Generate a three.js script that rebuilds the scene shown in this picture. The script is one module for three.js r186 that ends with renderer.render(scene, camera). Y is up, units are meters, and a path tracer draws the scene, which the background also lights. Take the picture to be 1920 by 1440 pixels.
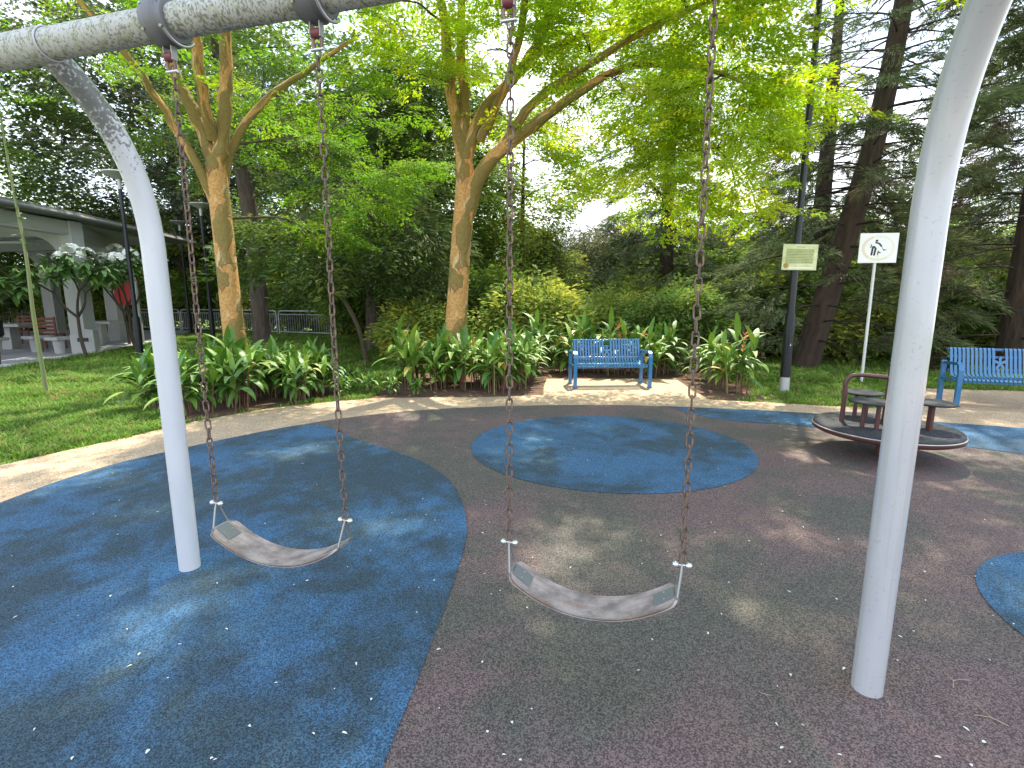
import * as THREE from 'three';
import { mergeGeometries } from 'three/addons/utils/BufferGeometryUtils.js';
import { RoundedBoxGeometry } from 'three/addons/geometries/RoundedBoxGeometry.js';

// ------------------------------------------------------------------ camera, sky, sun, exposure
const scene = new THREE.Scene();
const camera = new THREE.PerspectiveCamera(74.55, 4 / 3, 0.05, 400);
camera.position.set(0, 1.5, 0);
camera.rotation.set(-Math.atan(160 / 946), 0, 0);
const renderer = new THREE.WebGLRenderer({ antialias: true });
renderer.toneMapping = THREE.LinearToneMapping;
renderer.toneMappingExposure = 2.1;
renderer.shadowMap.enabled = true;

const SUN = new THREE.Vector3(Math.cos(1.08) * Math.sin(0.42), Math.sin(1.08), -Math.cos(1.08) * Math.cos(0.42));
const sun = new THREE.DirectionalLight(new THREE.Color(1, 0.93, 0.8), 5);
sun.position.copy(SUN).multiplyScalar(60);
sun.castShadow = true;
sun.shadow.radius = 1.4;
sun.shadow.mapSize.set(4096, 4096);
Object.assign(sun.shadow.camera, { left: -30, right: 30, top: 30, bottom: -30, near: 1, far: 140 });
scene.add(sun, sun.target);

// ------------------------------------------------------------------ random numbers and noise
function mulberry(a) {
  return () => {
    a |= 0; a = (a + 0x6d2b79f5) | 0;
    let t = Math.imul(a ^ (a >>> 15), 1 | a);
    t = (t + Math.imul(t ^ (t >>> 7), 61 | t)) ^ t;
    return ((t ^ (t >>> 14)) >>> 0) / 4294967296;
  };
}
const rnd = mulberry(20240611);
const rr = (a, b, r = rnd) => a + (b - a) * r();
function hash(x, y, s) {
  let h = Math.imul(x | 0, 374761393) + Math.imul(y | 0, 668265263) + Math.imul(s | 0, 1274126177);
  h = Math.imul(h ^ (h >>> 13), 1274126177);
  return ((h ^ (h >>> 16)) >>> 0) / 4294967296;
}
// value noise; px, py give a period so that textures tile
function vnoise(x, y, s = 0, px = 1 << 20, py = px) {
  const xi = Math.floor(x), yi = Math.floor(y), fx = x - xi, fy = y - yi;
  const w = (k, p) => ((k % p) + p) % p;
  const u = fx * fx * (3 - 2 * fx), v = fy * fy * (3 - 2 * fy);
  const a = hash(w(xi, px), w(yi, py), s), b = hash(w(xi + 1, px), w(yi, py), s);
  const c = hash(w(xi, px), w(yi + 1, py), s), d = hash(w(xi + 1, px), w(yi + 1, py), s);
  return a + (b - a) * u + (c - a) * v + (a - b - c + d) * u * v;
}
function fbm(x, y, s = 0, oct = 4, px = 1 << 16, py = px) {
  let t = 0, a = 0.5, n = 0;
  for (let o = 0; o < oct; o++) { t += a * vnoise(x, y, s + o, px, py); n += a; x *= 2; y *= 2; px *= 2; py *= 2; a *= 0.5; }
  return t / n;
}
const clamp = (x, a = 0, b = 1) => Math.min(b, Math.max(a, x));
const smooth = (a, b, x) => { const t = clamp((x - a) / (b - a)); return t * t * (3 - 2 * t); };
const mix3 = (a, b, t) => [a[0] + (b[0] - a[0]) * t, a[1] + (b[1] - a[1]) * t, a[2] + (b[2] - a[2]) * t];

// ------------------------------------------------------------------ the sky (bright tropical haze with thin cloud)
{
  const w = 512, h = 256, d = new Float32Array(w * h * 4);
  for (let j = 0; j < h; j++) {
    const e = ((j + 0.5) / h - 0.5) * Math.PI, up = Math.max(0, Math.sin(e));
    for (let i = 0; i < w; i++) {
      const az = (i / w) * Math.PI * 2, k = (j * w + i) * 4;
      const base = mix3([1.05, 1.1, 1.16], [0.42, 0.66, 1.1], Math.pow(up, 0.6));
      const cl = smooth(0.42, 0.72, fbm((i / w) * 10, (j / h) * 9, 5, 4, 10, 64)) * 0.75;
      const c = mix3(base, [1.3, 1.32, 1.36], cl);
      d[k] = c[0]; d[k + 1] = c[1]; d[k + 2] = c[2]; d[k + 3] = 1;
    }
  }
  const t = new THREE.DataTexture(d, w, h, THREE.RGBAFormat, THREE.FloatType);
  t.mapping = THREE.EquirectangularReflectionMapping;
  t.magFilter = THREE.LinearFilter; t.minFilter = THREE.LinearFilter; t.wrapS = THREE.RepeatWrapping;
  t.needsUpdate = true;
  scene.background = t; scene.environment = t;
}

// ------------------------------------------------------------------ helpers
const V = (x, y, d) => new THREE.Vector3(x, y, -d);       // d metres in front of where the photographer stands
const names = new Map();
function numbered(n) { const k = names.get(n) || 0; names.set(n, k + 1); return k ? `${n}_${String(k).padStart(3, '0')}` : n; }
function group(name, label, category, pos = [0, 0, 0], turn = 0, grp) {
  const o = new THREE.Group(); o.name = numbered(name); o.position.set(pos[0], pos[1], -pos[2]); o.rotation.y = turn;
  o.userData = { label, category }; if (grp) o.userData.group = grp;
  scene.add(o); return o;
}
function part(name, geo, mat, parent, extra) {
  const m = new THREE.Mesh(geo, mat); m.name = name; m.castShadow = m.receiveShadow = true;
  if (extra) Object.assign(m.userData, extra);
  parent.add(m); return m;
}
function solo(name, geo, mat, label, category, grp) {
  const m = part(numbered(name), geo, mat, scene); m.userData = { label, category }; if (grp) m.userData.group = grp; return m;
}
function structure(name, geo, mat, label) {
  const m = part(numbered(name), geo, mat, scene); m.userData = { kind: 'structure', label, category: name.replace(/_/g, ' ') }; return m;
}
function copies(name, geo, mat, list, parent, kind = 'stuff') {      // list of [Matrix4, Color]
  const m = new THREE.InstancedMesh(geo, mat, list.length); m.name = name; m.castShadow = m.receiveShadow = true;
  list.forEach(([q, c], i) => { m.setMatrixAt(i, q); if (c) m.setColorAt(i, c); });
  m.userData.kind = kind; parent.add(m); return m;
}
const M4 = (p, q, s) => new THREE.Matrix4().compose(p, q, typeof s === 'number' ? new THREE.Vector3(s, s, s) : s);
const lin = (r, g, b) => new THREE.Color().setRGB(r, g, b);
const merge = (a) => mergeGeometries(a.map((g) => (g.index ? g.toNonIndexed() : g)));
const box = (w, h, d, x = 0, y = 0, z = 0) => { const g = new THREE.BoxGeometry(w, h, d); g.translate(x, y, z); return g; };
const rbox = (w, h, d, r = 0.01, x = 0, y = 0, z = 0) => { const g = new RoundedBoxGeometry(w, h, d, 2, r); g.translate(x, y, z); return g; };
const cyl = (r0, r1, h, n = 20, x = 0, y = 0, z = 0) => { const g = new THREE.CylinderGeometry(r1, r0, h, n); g.translate(x, y + h / 2, z); return g; };

// tube along points with a radius at each; uv in metres (u round, v along)
function tube(pts, radii, n = 8, caps = true) {
  const pos = [], uv = [], idx = [], nor = [];
  const N = pts.length, T = [];
  for (let i = 0; i < N; i++) T.push(new THREE.Vector3().subVectors(pts[Math.min(N - 1, i + 1)], pts[Math.max(0, i - 1)]).normalize());
  let ref = Math.abs(T[0].y) > 0.9 ? new THREE.Vector3(1, 0, 0) : new THREE.Vector3(0, 1, 0), len = 0;
  let U = new THREE.Vector3().crossVectors(T[0], ref).normalize();
  for (let i = 0; i < N; i++) {
    U.addScaledVector(T[i], -U.dot(T[i])).normalize();
    const W = new THREE.Vector3().crossVectors(T[i], U), r = typeof radii === 'number' ? radii : radii[i];
    if (i) len += pts[i].distanceTo(pts[i - 1]);
    for (let k = 0; k <= n; k++) {
      const a = (k / n) * Math.PI * 2, c = Math.cos(a), s = Math.sin(a);
      nor.push(U.x * c + W.x * s, U.y * c + W.y * s, U.z * c + W.z * s);
      pos.push(pts[i].x + nor[nor.length - 3] * r, pts[i].y + nor[nor.length - 2] * r, pts[i].z + nor[nor.length - 1] * r);
      uv.push(k / n, len);
    }
  }
  for (let i = 0; i < N - 1; i++) for (let k = 0; k < n; k++) {
    const a = i * (n + 1) + k, b = a + n + 1; idx.push(a, a + 1, b, b, a + 1, b + 1);
  }
  if (caps) for (const [e, sgn] of [[0, -1], [N - 1, 1]]) {
    const base = pos.length / 3, t = T[e];
    pos.push(pts[e].x, pts[e].y, pts[e].z); nor.push(t.x * sgn, t.y * sgn, t.z * sgn); uv.push(0, 0);
    for (let k = 0; k <= n; k++) { const q = (e * (n + 1) + k) * 3; pos.push(pos[q], pos[q + 1], pos[q + 2]); nor.push(t.x * sgn, t.y * sgn, t.z * sgn); uv.push(0, 0); }
    for (let k = 0; k < n; k++) sgn < 0 ? idx.push(base, base + 2 + k, base + 1 + k) : idx.push(base, base + 1 + k, base + 2 + k);
  }
  const g = new THREE.BufferGeometry();
  g.setAttribute('position', new THREE.Float32BufferAttribute(pos, 3));
  g.setAttribute('normal', new THREE.Float32BufferAttribute(nor, 3));
  g.setAttribute('uv', new THREE.Float32BufferAttribute(uv, 2));
  g.setIndex(idx); return g;
}
const curve = (pts, n) => new THREE.CatmullRomCurve3(pts, false, 'centripetal').getPoints(n);
// a flat bar swept along a path lying in the y-z plane, wide in x
function strap(path, w, t) {
  const sh = [], N = path.length;
  const nrm = path.map((p, i) => { const a = path[Math.max(0, i - 1)], b = path[Math.min(N - 1, i + 1)], dy = b[0] - a[0], dz = b[1] - a[1], l = Math.hypot(dy, dz); return [-dz / l, dy / l]; });
  const pos = [], idx = [];
  path.forEach(([y, z], i) => { for (const [sx, st] of [[-1, -1], [1, -1], [1, 1], [-1, 1]]) pos.push(sx * w / 2, y + nrm[i][0] * st * t / 2, z + nrm[i][1] * st * t / 2); });
  for (let i = 0; i < N - 1; i++) for (let k = 0; k < 4; k++) { const a = i * 4 + k, b = i * 4 + (k + 1) % 4; idx.push(a, b, a + 4, b, b + 4, a + 4); }
  idx.push(0, 2, 1, 0, 3, 2); const e = (N - 1) * 4; idx.push(e, e + 1, e + 2, e, e + 2, e + 3);
  let g = new THREE.BufferGeometry(); g.setAttribute('position', new THREE.Float32BufferAttribute(pos, 3)); g.setIndex(idx);
  g = g.toNonIndexed(); g.computeVertexNormals();
  g.setAttribute('uv', new THREE.Float32BufferAttribute(new Float32Array((g.attributes.position.count) * 2), 2)); return g;
}

// ------------------------------------------------------------------ textures
function dataTex(w, h, fn, srgb = true, rep) {
  const d = new Uint8Array(w * h * 4);
  for (let j = 0; j < h; j++) for (let i = 0; i < w; i++) {
    const c = fn(i / w, j / h, i, j), k = (j * w + i) * 4;
    for (let q = 0; q < 3; q++) { let x = clamp(Array.isArray(c) ? c[q] : c); if (srgb) x = x <= 0.0031308 ? x * 12.92 : 1.055 * Math.pow(x, 1 / 2.4) - 0.055; d[k + q] = Math.round(x * 255); }
    d[k + 3] = 255;
  }
  const t = new THREE.DataTexture(d, w, h); t.magFilter = THREE.LinearFilter; t.minFilter = THREE.LinearMipmapLinearFilter; t.generateMipmaps = true;
  t.wrapS = t.wrapT = THREE.RepeatWrapping; if (srgb) t.colorSpace = THREE.SRGBColorSpace; if (rep) t.repeat.set(rep[0], rep[1]); t.needsUpdate = true; return t;
}
// rubber granules: every cell one crumb of its own tone
function granule(x, y, s) {
  const xi = Math.floor(x), yi = Math.floor(y); let b1 = 9, id = 0;
  for (let j = -1; j <= 1; j++) for (let i = -1; i <= 1; i++) {
    const gx = (xi + i + 320) % 320, gy = (yi + j + 320) % 320;
    const dx = xi + i + hash(gx, gy, s) - x, dy = yi + j + hash(gx, gy, s + 1) - y, dd = dx * dx + dy * dy;
    if (dd < b1) { b1 = dd; id = hash(gx, gy, s + 2); }
  }
  return [id, Math.sqrt(b1)];
}
const granTone = dataTex(1024, 1024, (u, v) => {
  const [id, r] = granule(u * 320, v * 320, 3);
  const t = (0.3 + 0.95 * id * id + 0.25 * id) * (1 - 0.45 * smooth(0.35, 0.8, r));
  return [t * (0.98 + 0.05 * id), t, t * (1.04 - 0.06 * id)];
}, true, [1 / 1.6, 1 / 1.6]);
const granBump = dataTex(1024, 1024, (u, v) => { const [id, r] = granule(u * 320, v * 320, 3); return (1 - smooth(0.1, 0.85, r)) * (0.5 + 0.5 * id); }, false, [1 / 1.6, 1 / 1.6]);
const concTone = dataTex(1024, 1024, (u, v) => {
  const [id, r] = granule(u * 320, v * 320, 11);
  const f = fbm(u * 14, v * 14, 31, 5, 14), g = fbm(u * 4, v * 4, 77, 3, 4);
  let c = mix3([0.38, 0.255, 0.15], [0.56, 0.40, 0.255], id);
  if (id > 0.9) c = [0.68, 0.60, 0.50]; if (id < 0.08) c = [0.2, 0.14, 0.1];
  c = c.map((x) => x * (0.78 + 0.3 * f + 0.2 * g) * (1 - 0.25 * smooth(0.4, 0.8, r)));
  return c;
}, true, [1 / 2.2, 1 / 2.2]);
const groundTone = dataTex(1024, 1024, (u, v) => {
  const f = fbm(u * 24, v * 24, 8, 5, 24), p = fbm(u * 6, v * 6, 19, 4, 6), h = hash(Math.floor(u * 1024), Math.floor(v * 1024), 3);
  let c = mix3([0.07, 0.13, 0.02], [0.15, 0.2, 0.045], f);
  c = mix3(c, [0.2, 0.135, 0.075], smooth(0.56, 0.72, p) * 0.8);
  return c.map((x) => x * (0.7 + 0.6 * h));
}, true, [1 / 7, 1 / 7]);
const soilTone = dataTex(512, 512, (u, v) => {
  const f = fbm(u * 20, v * 20, 4, 5, 20), h = hash(Math.floor(u * 512), Math.floor(v * 512), 9);
  return mix3([0.06, 0.032, 0.02], [0.17, 0.09, 0.055], f).map((x) => x * (0.6 + 0.8 * h));
}, true, [1 / 2, 1 / 2]);
// flaking orange bark: u round, v metres along
const barkPatch = (u, v) => {
  const w = fbm(u * 3, v * 4, 55, 3, 3, 4) - 0.5;
  const a = fbm(u * 5 + w * 1.5, v * 4 + w, 121, 4, 5, 4);
  const b = fbm(u * 6 + 3 + w, v * 5, 63, 4, 6, 5);
  return [a, b, fbm(u * 40, v * 60, 2, 3, 40, 60)];
};
const barkTone = (th) => dataTex(512, 1024, (u, v) => {
  const [a, b, f] = barkPatch(u, v);
  let c = mix3([0.42, 0.21, 0.06], [0.60, 0.34, 0.12], f);
  c = mix3(c, [0.60, 0.41, 0.2], smooth(0.57, 0.6, b));
  c = mix3(c, [0.2, 0.15, 0.04], smooth(th, th + 0.015, a) * 0.9);
  c = mix3(c, [0.14, 0.08, 0.03], smooth(th - 0.03, th - 0.008, a) * (1 - smooth(th - 0.004, th + 0.01, a)) * 0.7);
  return c.map((x) => x * (0.8 + 0.4 * f));
}, true, [1, 1 / 1.9]);
const barkOrange = barkTone(0.505), barkOlive = barkTone(0.42);
const barkOrangeBump = dataTex(512, 1024, (u, v) => { const [a, b, f] = barkPatch(u, v); return 0.55 * smooth(0.49, 0.52, a) + 0.2 * smooth(0.56, 0.58, b) + 0.25 * f; }, false, [1, 1 / 1.9]);
const barkDark = dataTex(256, 512, (u, v) => {
  const f = fbm(u * 14, v * 7, 41, 4, 14, 7), g = fbm(u * 5, v * 9, 44, 3, 5, 9);
  return mix3([0.035, 0.025, 0.018], [0.16, 0.115, 0.085], f * 0.7 + g * 0.3);
}, true, [2, 0.6]);
const barkDarkBump = dataTex(256, 512, (u, v) => fbm(u * 14, v * 7, 41, 4, 14, 7), false, [2, 0.6]);
const mildew = dataTex(1024, 1024, (u, v) => {       // old paint with lichen and black mould, u round, v metres along
  const a = fbm(u * 4, v * 9, 71, 3, 4, 9), b = fbm(u * 48, v * 230, 12, 3, 48, 230), c2 = fbm(u * 20, v * 70, 93, 4, 20, 70);
  let c = mix3([0.42, 0.42, 0.39], [0.56, 0.56, 0.52], b);
  c = mix3(c, [0.33, 0.34, 0.2], smooth(0.48, 0.66, c2) * 0.6);
  c = mix3(c, [0.12, 0.12, 0.10], smooth(0.45, 0.68, b * 0.8 + a * 0.2) * 0.8);
  return c;
}, true, [1, 1 / 1.2]);
const postPaint = dataTex(512, 1024, (u, v) => {
  const a = fbm(u * 5, v * 6, 17, 5, 5, 6), b = fbm(u * 36, v * 240, 18, 3, 36, 240), s = fbm(u * 24, v * 3, 61, 4, 24, 3);
  let c = mix3([0.44, 0.445, 0.45], [0.52, 0.52, 0.52], a);
  c = mix3(c, [0.38, 0.365, 0.32], smooth(0.56, 0.75, s) * 0.4);
  c = mix3(c, [0.3, 0.26, 0.22], smooth(0.74, 0.8, b) * 0.35);
  return c;
}, true, [1, 1 / 2.4]);
// the leg with mould: v runs once over the 2.75 m of its length, mould specks crowd towards the bend
const legMould = dataTex(512, 2048, (u, v) => {
  const y = v * 2.75, b = fbm(u * 34, y * 100, 12, 4, 34, 1 << 12), a = fbm(u * 3, y * 5, 5, 3, 3, 1 << 12), g = fbm(u * 5, y * 3, 17, 5, 5, 1 << 12);
  const lo = 0.78 - 0.44 * smooth(1.7, 2.55, y);
  let c = mix3([0.52, 0.53, 0.545], [0.63, 0.63, 0.64], g);
  return mix3(c, [0.10, 0.105, 0.09], smooth(lo, lo + 0.16, b * 0.62 + a * 0.38) * 0.85);
}, true, [1, 1 / 2.75]);
const seatTone = dataTex(512, 512, (u, v) => {
  const a = fbm(u * 5, v * 4, 27, 5, 5, 4), b = fbm(u * 60, v * 60, 8, 2, 60), s = fbm(u * 3, v * 26, 14, 3, 3, 26);
  let c = mix3([0.17, 0.135, 0.122], [0.38, 0.31, 0.28], smooth(0.3, 0.7, a));
  c = mix3(c, [0.24, 0.145, 0.10], smooth(0.45, 0.7, s) * 0.5);
  return c.map((x) => x * (0.85 + 0.3 * b));
});
const rustTone = dataTex(256, 256, (u, v) => {
  const a = fbm(u * 8, v * 8, 3, 4, 8);
  return mix3([0.10, 0.075, 0.065], [0.30, 0.19, 0.13], smooth(0.35, 0.7, a));
});
const concreteGrey = dataTex(256, 256, (u, v) => { const a = fbm(u * 6, v * 6, 13, 5, 6); return [0.36 + 0.16 * a, 0.355 + 0.155 * a, 0.34 + 0.15 * a]; }, true, [0.5, 0.5]);

// ------------------------------------------------------------------ materials
const std = (o) => new THREE.MeshStandardMaterial(o);
const phy = (o) => new THREE.MeshPhysicalMaterial(o);
const rubber = (r, g, b) => std({ color: lin(r, g, b), map: granTone, bumpMap: granBump, bumpScale: 0.003, roughness: 0.88, vertexColors: true });
const mBrown = rubber(0.22, 0.165, 0.15), mBlue = rubber(0.065, 0.175, 0.32);
const mPath = std({ color: lin(0.92, 0.91, 0.9), map: concTone, roughness: 0.92 });
const mGround = std({ map: groundTone, roughness: 1 });
const mSoil = std({ map: soilTone, roughness: 1 });
const mPost = phy({ map: postPaint, roughness: 0.3, clearcoat: 0.9, clearcoatRoughness: 0.1 });
const mLegMould = phy({ map: legMould, roughness: 0.45, clearcoat: 0.25, clearcoatRoughness: 0.3 });
const mBeam = std({ map: mildew, roughness: 0.75 });
const mCast = std({ color: lin(0.17, 0.17, 0.175), roughness: 0.55, metalness: 0.35 });
const mSteel = std({ color: lin(0.62, 0.62, 0.6), roughness: 0.3, metalness: 0.9 });
const mDullSteel = std({ color: lin(0.33, 0.33, 0.31), roughness: 0.45, metalness: 0.7 });
const mRust = std({ map: rustTone, roughness: 0.7, metalness: 0.35 });
const mSeat = std({ map: seatTone, roughness: 0.62 });
const mPlate = std({ color: lin(0.15, 0.16, 0.15), roughness: 0.65 });
const mBushing = std({ color: lin(0.16, 0.035, 0.04), roughness: 0.5 });
const mMaroon = phy({ color: lin(0.085, 0.026, 0.022), roughness: 0.45, clearcoat: 0.4, clearcoatRoughness: 0.3 });
const mMat = std({ color: lin(0.055, 0.057, 0.064), map: granTone, roughness: 0.9 });
const mBenchBlue = phy({ color: lin(0.014, 0.14, 0.31), roughness: 0.3, clearcoat: 1, clearcoatRoughness: 0.12 });
const mBlack = std({ color: lin(0.009, 0.01, 0.014), roughness: 0.35 });
const mGalv = std({ color: lin(0.5, 0.5, 0.48), roughness: 0.5, metalness: 0.5 });
const mWhite = std({ color: lin(0.7, 0.7, 0.68), roughness: 0.5 });
const mConc = std({ map: concreteGrey, roughness: 0.9 });
const mFloor = std({ color: lin(0.9, 0.92, 1.0), map: concreteGrey, roughness: 0.85 });
const mRoof = std({ color: lin(0.42, 0.42, 0.41), map: concreteGrey, roughness: 0.8 });
const mWood = std({ color: lin(0.17, 0.05, 0.028), roughness: 0.6 });
const mRed = std({ color: lin(0.55, 0.03, 0.03), roughness: 0.6 });
const leafMat = (t = 0.45, rough = 0.55) => phy({ color: 0xffffff, roughness: rough, transmission: t, thickness: 0, side: THREE.DoubleSide, ior: 1.4, specularIntensity: 0.5 });
const mLeaf = leafMat(0.62, 0.8), mLeafDark = leafMat(0.5, 0.8), mNeedle = leafMat(0.4, 0.85), mBlade = leafMat(0.5, 0.8);
const leafSolid = (r, g, b) => phy({ color: lin(r, g, b), roughness: 0.5, transmission: 0.3, thickness: 0, side: THREE.DoubleSide, ior: 1.45, specularIntensity: 0.9 });
const mBarkO = std({ map: barkOrange, bumpMap: barkOrangeBump, bumpScale: 0.02, roughness: 0.85 });
const mBarkL = std({ map: barkOlive, bumpMap: barkOrangeBump, bumpScale: 0.015, roughness: 0.9 });
const mBarkD = std({ map: barkDark, bumpMap: barkDarkBump, bumpScale: 0.03, roughness: 0.95 });
const mBarkC = std({ color: lin(0.6, 0.55, 0.5), map: barkDark, bumpMap: barkDarkBump, bumpScale: 0.03, roughness: 0.95 });
const mBarkG = std({ color: lin(0.9, 1, 0.75), map: barkDark, roughness: 0.95 });
const mStem = std({ color: lin(0.2, 0.2, 0.07), roughness: 0.8 });
const mStemBrown = std({ color: lin(0.17, 0.085, 0.05), roughness: 0.9 });

// ------------------------------------------------------------------ ground, path, rubber surface
{
  const g = new THREE.PlaneGeometry(260, 260, 130, 130); g.rotateX(-Math.PI / 2);
  const p = g.attributes.position, uv = [];
  for (let i = 0; i < p.count; i++) {
    const x = p.getX(i), d = -p.getZ(i);
    let y = -0.03;
    const far = smooth(24, 60, Math.hypot(x * 0.8, d));
    y += -7 * far * smooth(-30, 10, x) + 0.6 * far * (fbm(x * 0.05, d * 0.05, 4) - 0.5);
    p.setY(i, y); uv.push(x, d);
  }
  g.setAttribute('uv', new THREE.Float32BufferAttribute(uv, 2)); g.computeVertexNormals();
  structure('ground', g, mGround, 'green lawn and leaf-strewn earth beneath the trees');
}
const closed = (pts, n) => new THREE.CatmullRomCurve3(pts.map(([x, d]) => new THREE.Vector3(x, 0, -d)), true, 'centripetal').getPoints(n);
function flatShape(pts, y) {                              // pts (x, d); uv in metres
  const s = new THREE.Shape(pts.map(([x, d]) => new THREE.Vector2(x, d)));
  const g = new THREE.ShapeGeometry(s); g.rotateX(-Math.PI / 2); g.translate(0, y, 0);
  const p = g.attributes.position, uv = []; for (let i = 0; i < p.count; i++) uv.push(p.getX(i), -p.getZ(i));
  g.setAttribute('uv', new THREE.Float32BufferAttribute(uv, 2)); return g;
}
// dust and moss on the rubber: cleaner and dirtier patches with ragged edges
const PATCH = { blue: [[-2.9, 3.6, 1.1], [-2.0, 4.7, 0.8], [-1.3, 4.2, 0.7], [-2.6, 2.2, 0.5]], brown: [[0.6, 3.2, 0.9], [1.3, 2.4, 0.8], [0.5, 2.0, 0.5], [2.2, 3.4, 0.8], [-0.6, 5.6, 0.9], [0.2, 4.3, 0.6]] };   // moss and dirt film as seen on the rubber
function grime(x, d, kind) {
  const a = fbm(x * 0.9 + 3, d * 0.9, 7, 5), b = fbm(x * 3.1, d * 3.1, 15, 4), c = fbm(x * 11, d * 11, 25, 3);
  let m = 0; for (const [px, pd, r] of PATCH[kind]) m = Math.max(m, 1 - Math.hypot(x - px, d - pd) / r);
  const k = clamp(smooth(0.4, 0.62, a * 0.5 + b * 0.35 + c * 0.15 + 0.22 * m) * (0.55 + 0.9 * c));
  const foot = kind === 'blue' ? Math.hypot(x + 1.85, (d - 2.6) * 1.3) : Math.hypot((x - 1.41) * 0.9, d - 1.69), washed = 1 - smooth(0.06, 0.24, foot + 0.35 * (c - 0.5) + 0.3 * (b - 0.5));   // rain off the posts keeps the crumbs round their feet clean
  if (washed > 0 && kind === 'brown') return mix3(mix3([1.1, 0.96, 0.98], [0.72, 0.86, 0.76], k), [1.45, 1.0, 0.93], washed);
  if (washed > 0) return mix3(mix3([1.1, 1.12, 1.12], [0.78, 0.50, 0.33], k * 0.9), [1.25, 1.4, 1.4], washed);
  return kind === 'blue' ? mix3([1.1, 1.12, 1.12], [0.78, 0.50, 0.33], k * 0.9) : mix3([1.1, 0.96, 0.98], [0.72, 0.86, 0.76], k);
}
function radialSheet(c, ring, y, M, kind) {
  const pos = [], uv = [], col = [], idx = [], N = ring.length - 1;
  for (let j = 0; j <= M; j++) for (let i = 0; i <= N; i++) {
    const t = Math.sqrt(j / M), x = c[0] + (ring[i].x - c[0]) * t, d = c[1] + (-ring[i].z - c[1]) * t;
    pos.push(x, y, -d); uv.push(x, d); col.push(...grime(x, d, kind));
  }
  for (let j = 0; j < M; j++) for (let i = 0; i < N; i++) { const a = j * (N + 1) + i, b = a + N + 1; idx.push(a, b, a + 1, b, b + 1, a + 1); }
  const g = new THREE.BufferGeometry(); g.setAttribute('position', new THREE.Float32BufferAttribute(pos, 3));
  g.setAttribute('uv', new THREE.Float32BufferAttribute(uv, 2)); g.setAttribute('color', new THREE.Float32BufferAttribute(col, 3));
  g.setIndex(idx); g.computeVertexNormals(); if (g.attributes.normal.getY(N + 5) < 0) { g.setIndex(idx.reverse()); g.computeVertexNormals(); } return g;
}
const FAR_EDGE = [[-3.72, 2.4], [-3.82, 3.4], [-3.74, 4.24], [-3.46, 4.8], [-2.84, 5.63], [-2.18, 6.24], [-1.17, 6.76], [0.3, 7.04], [1.83, 7.04], [3.22, 6.76], [4.19, 6.47], [4.94, 6.17], [6.01, 5.75], [8.4, 4.5]];
const RUBBER = [...FAR_EDGE, [9.5, 1], [8, -3], [3, -5], [-2, -3.6], [-3.4, 0.4]];
structure('safety_surface', radialSheet([1, 2.2], closed(RUBBER, 360), 0, 90, 'brown'), mBrown, 'brown granulated rubber safety surface of the playground');
structure('blue_rubber_patch', radialSheet([-2.1, 2.7], closed([[-0.5, 0.6], [-0.42, 1.4], [-0.37, 1.86], [-0.31, 2.55], [-0.3, 3.14], [-0.48, 3.92], [-0.79, 4.45], [-1.16, 4.83], [-1.76, 5.36], [-2.38, 5.94], [-2.66, 5.78], [-2.84, 5.61], [-3.45, 4.78], [-3.72, 4.23], [-3.8, 3.4], [-3.7, 2.4], [-3.38, 0.4], [-2.2, -0.6], [-1, -0.3]], 260), 0.004, 70, 'blue'), mBlue, 'large blue rubber area with a curved edge under the farther swing');
structure('blue_rubber_patch', radialSheet([1.0, 5.05], closed(Array.from({ length: 24 }, (_, i) => [1.0 + 1.42 * Math.cos(i / 12 * Math.PI), 5.05 + 1.32 * Math.sin(i / 12 * Math.PI)]), 120), 0.004, 34, 'blue'), mBlue, 'round blue rubber spot in the middle of the brown surface');
structure('blue_rubber_patch', radialSheet([3.17, 1.95], closed(Array.from({ length: 20 }, (_, i) => [3.17 + 0.87 * Math.cos(i / 10 * Math.PI), 1.95 + 0.87 * Math.sin(i / 10 * Math.PI)]), 80), 0.004, 22, 'blue'), mBlue, 'round blue rubber spot cut by the edge of the picture');
{ // band of blue along the far kerb, past the roundabout
  const up = curve([[2.2, 6.97], [3.22, 6.75], [4.19, 6.46], [4.94, 6.16], [6.01, 5.74], [8.3, 4.5]].map(([x, d]) => V(x, 0, d)), 80);
  const lo = curve([[2.2, 6.96], [2.5, 6.3], [2.95, 6.05], [3.61, 5.78], [4.6, 5.05], [5.2, 4.6], [7.6, 3.2]].map(([x, d]) => V(x, 0, d)), 80);
  const pos = [], uv = [], col = [], idx = [], M = 14;
  for (let i = 0; i <= 80; i++) for (let j = 0; j <= M; j++) { const q = up[i].clone().lerp(lo[i], j / M); pos.push(q.x, 0.004, q.z); uv.push(q.x, -q.z); col.push(...grime(q.x, -q.z, 'blue')); }
  for (let i = 0; i < 80; i++) for (let j = 0; j < M; j++) { const a = i * (M + 1) + j, b = a + M + 1; idx.push(a, a + 1, b, b, a + 1, b + 1); }
  const g = new THREE.BufferGeometry(); g.setAttribute('position', new THREE.Float32BufferAttribute(pos, 3));
  g.setAttribute('uv', new THREE.Float32BufferAttribute(uv, 2)); g.setAttribute('color', new THREE.Float32BufferAttribute(col, 3)); g.setIndex(idx); g.computeVertexNormals();
  structure('blue_rubber_patch', g, mBlue, 'blue rubber band running along the far edge behind the roundabout');
}
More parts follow.
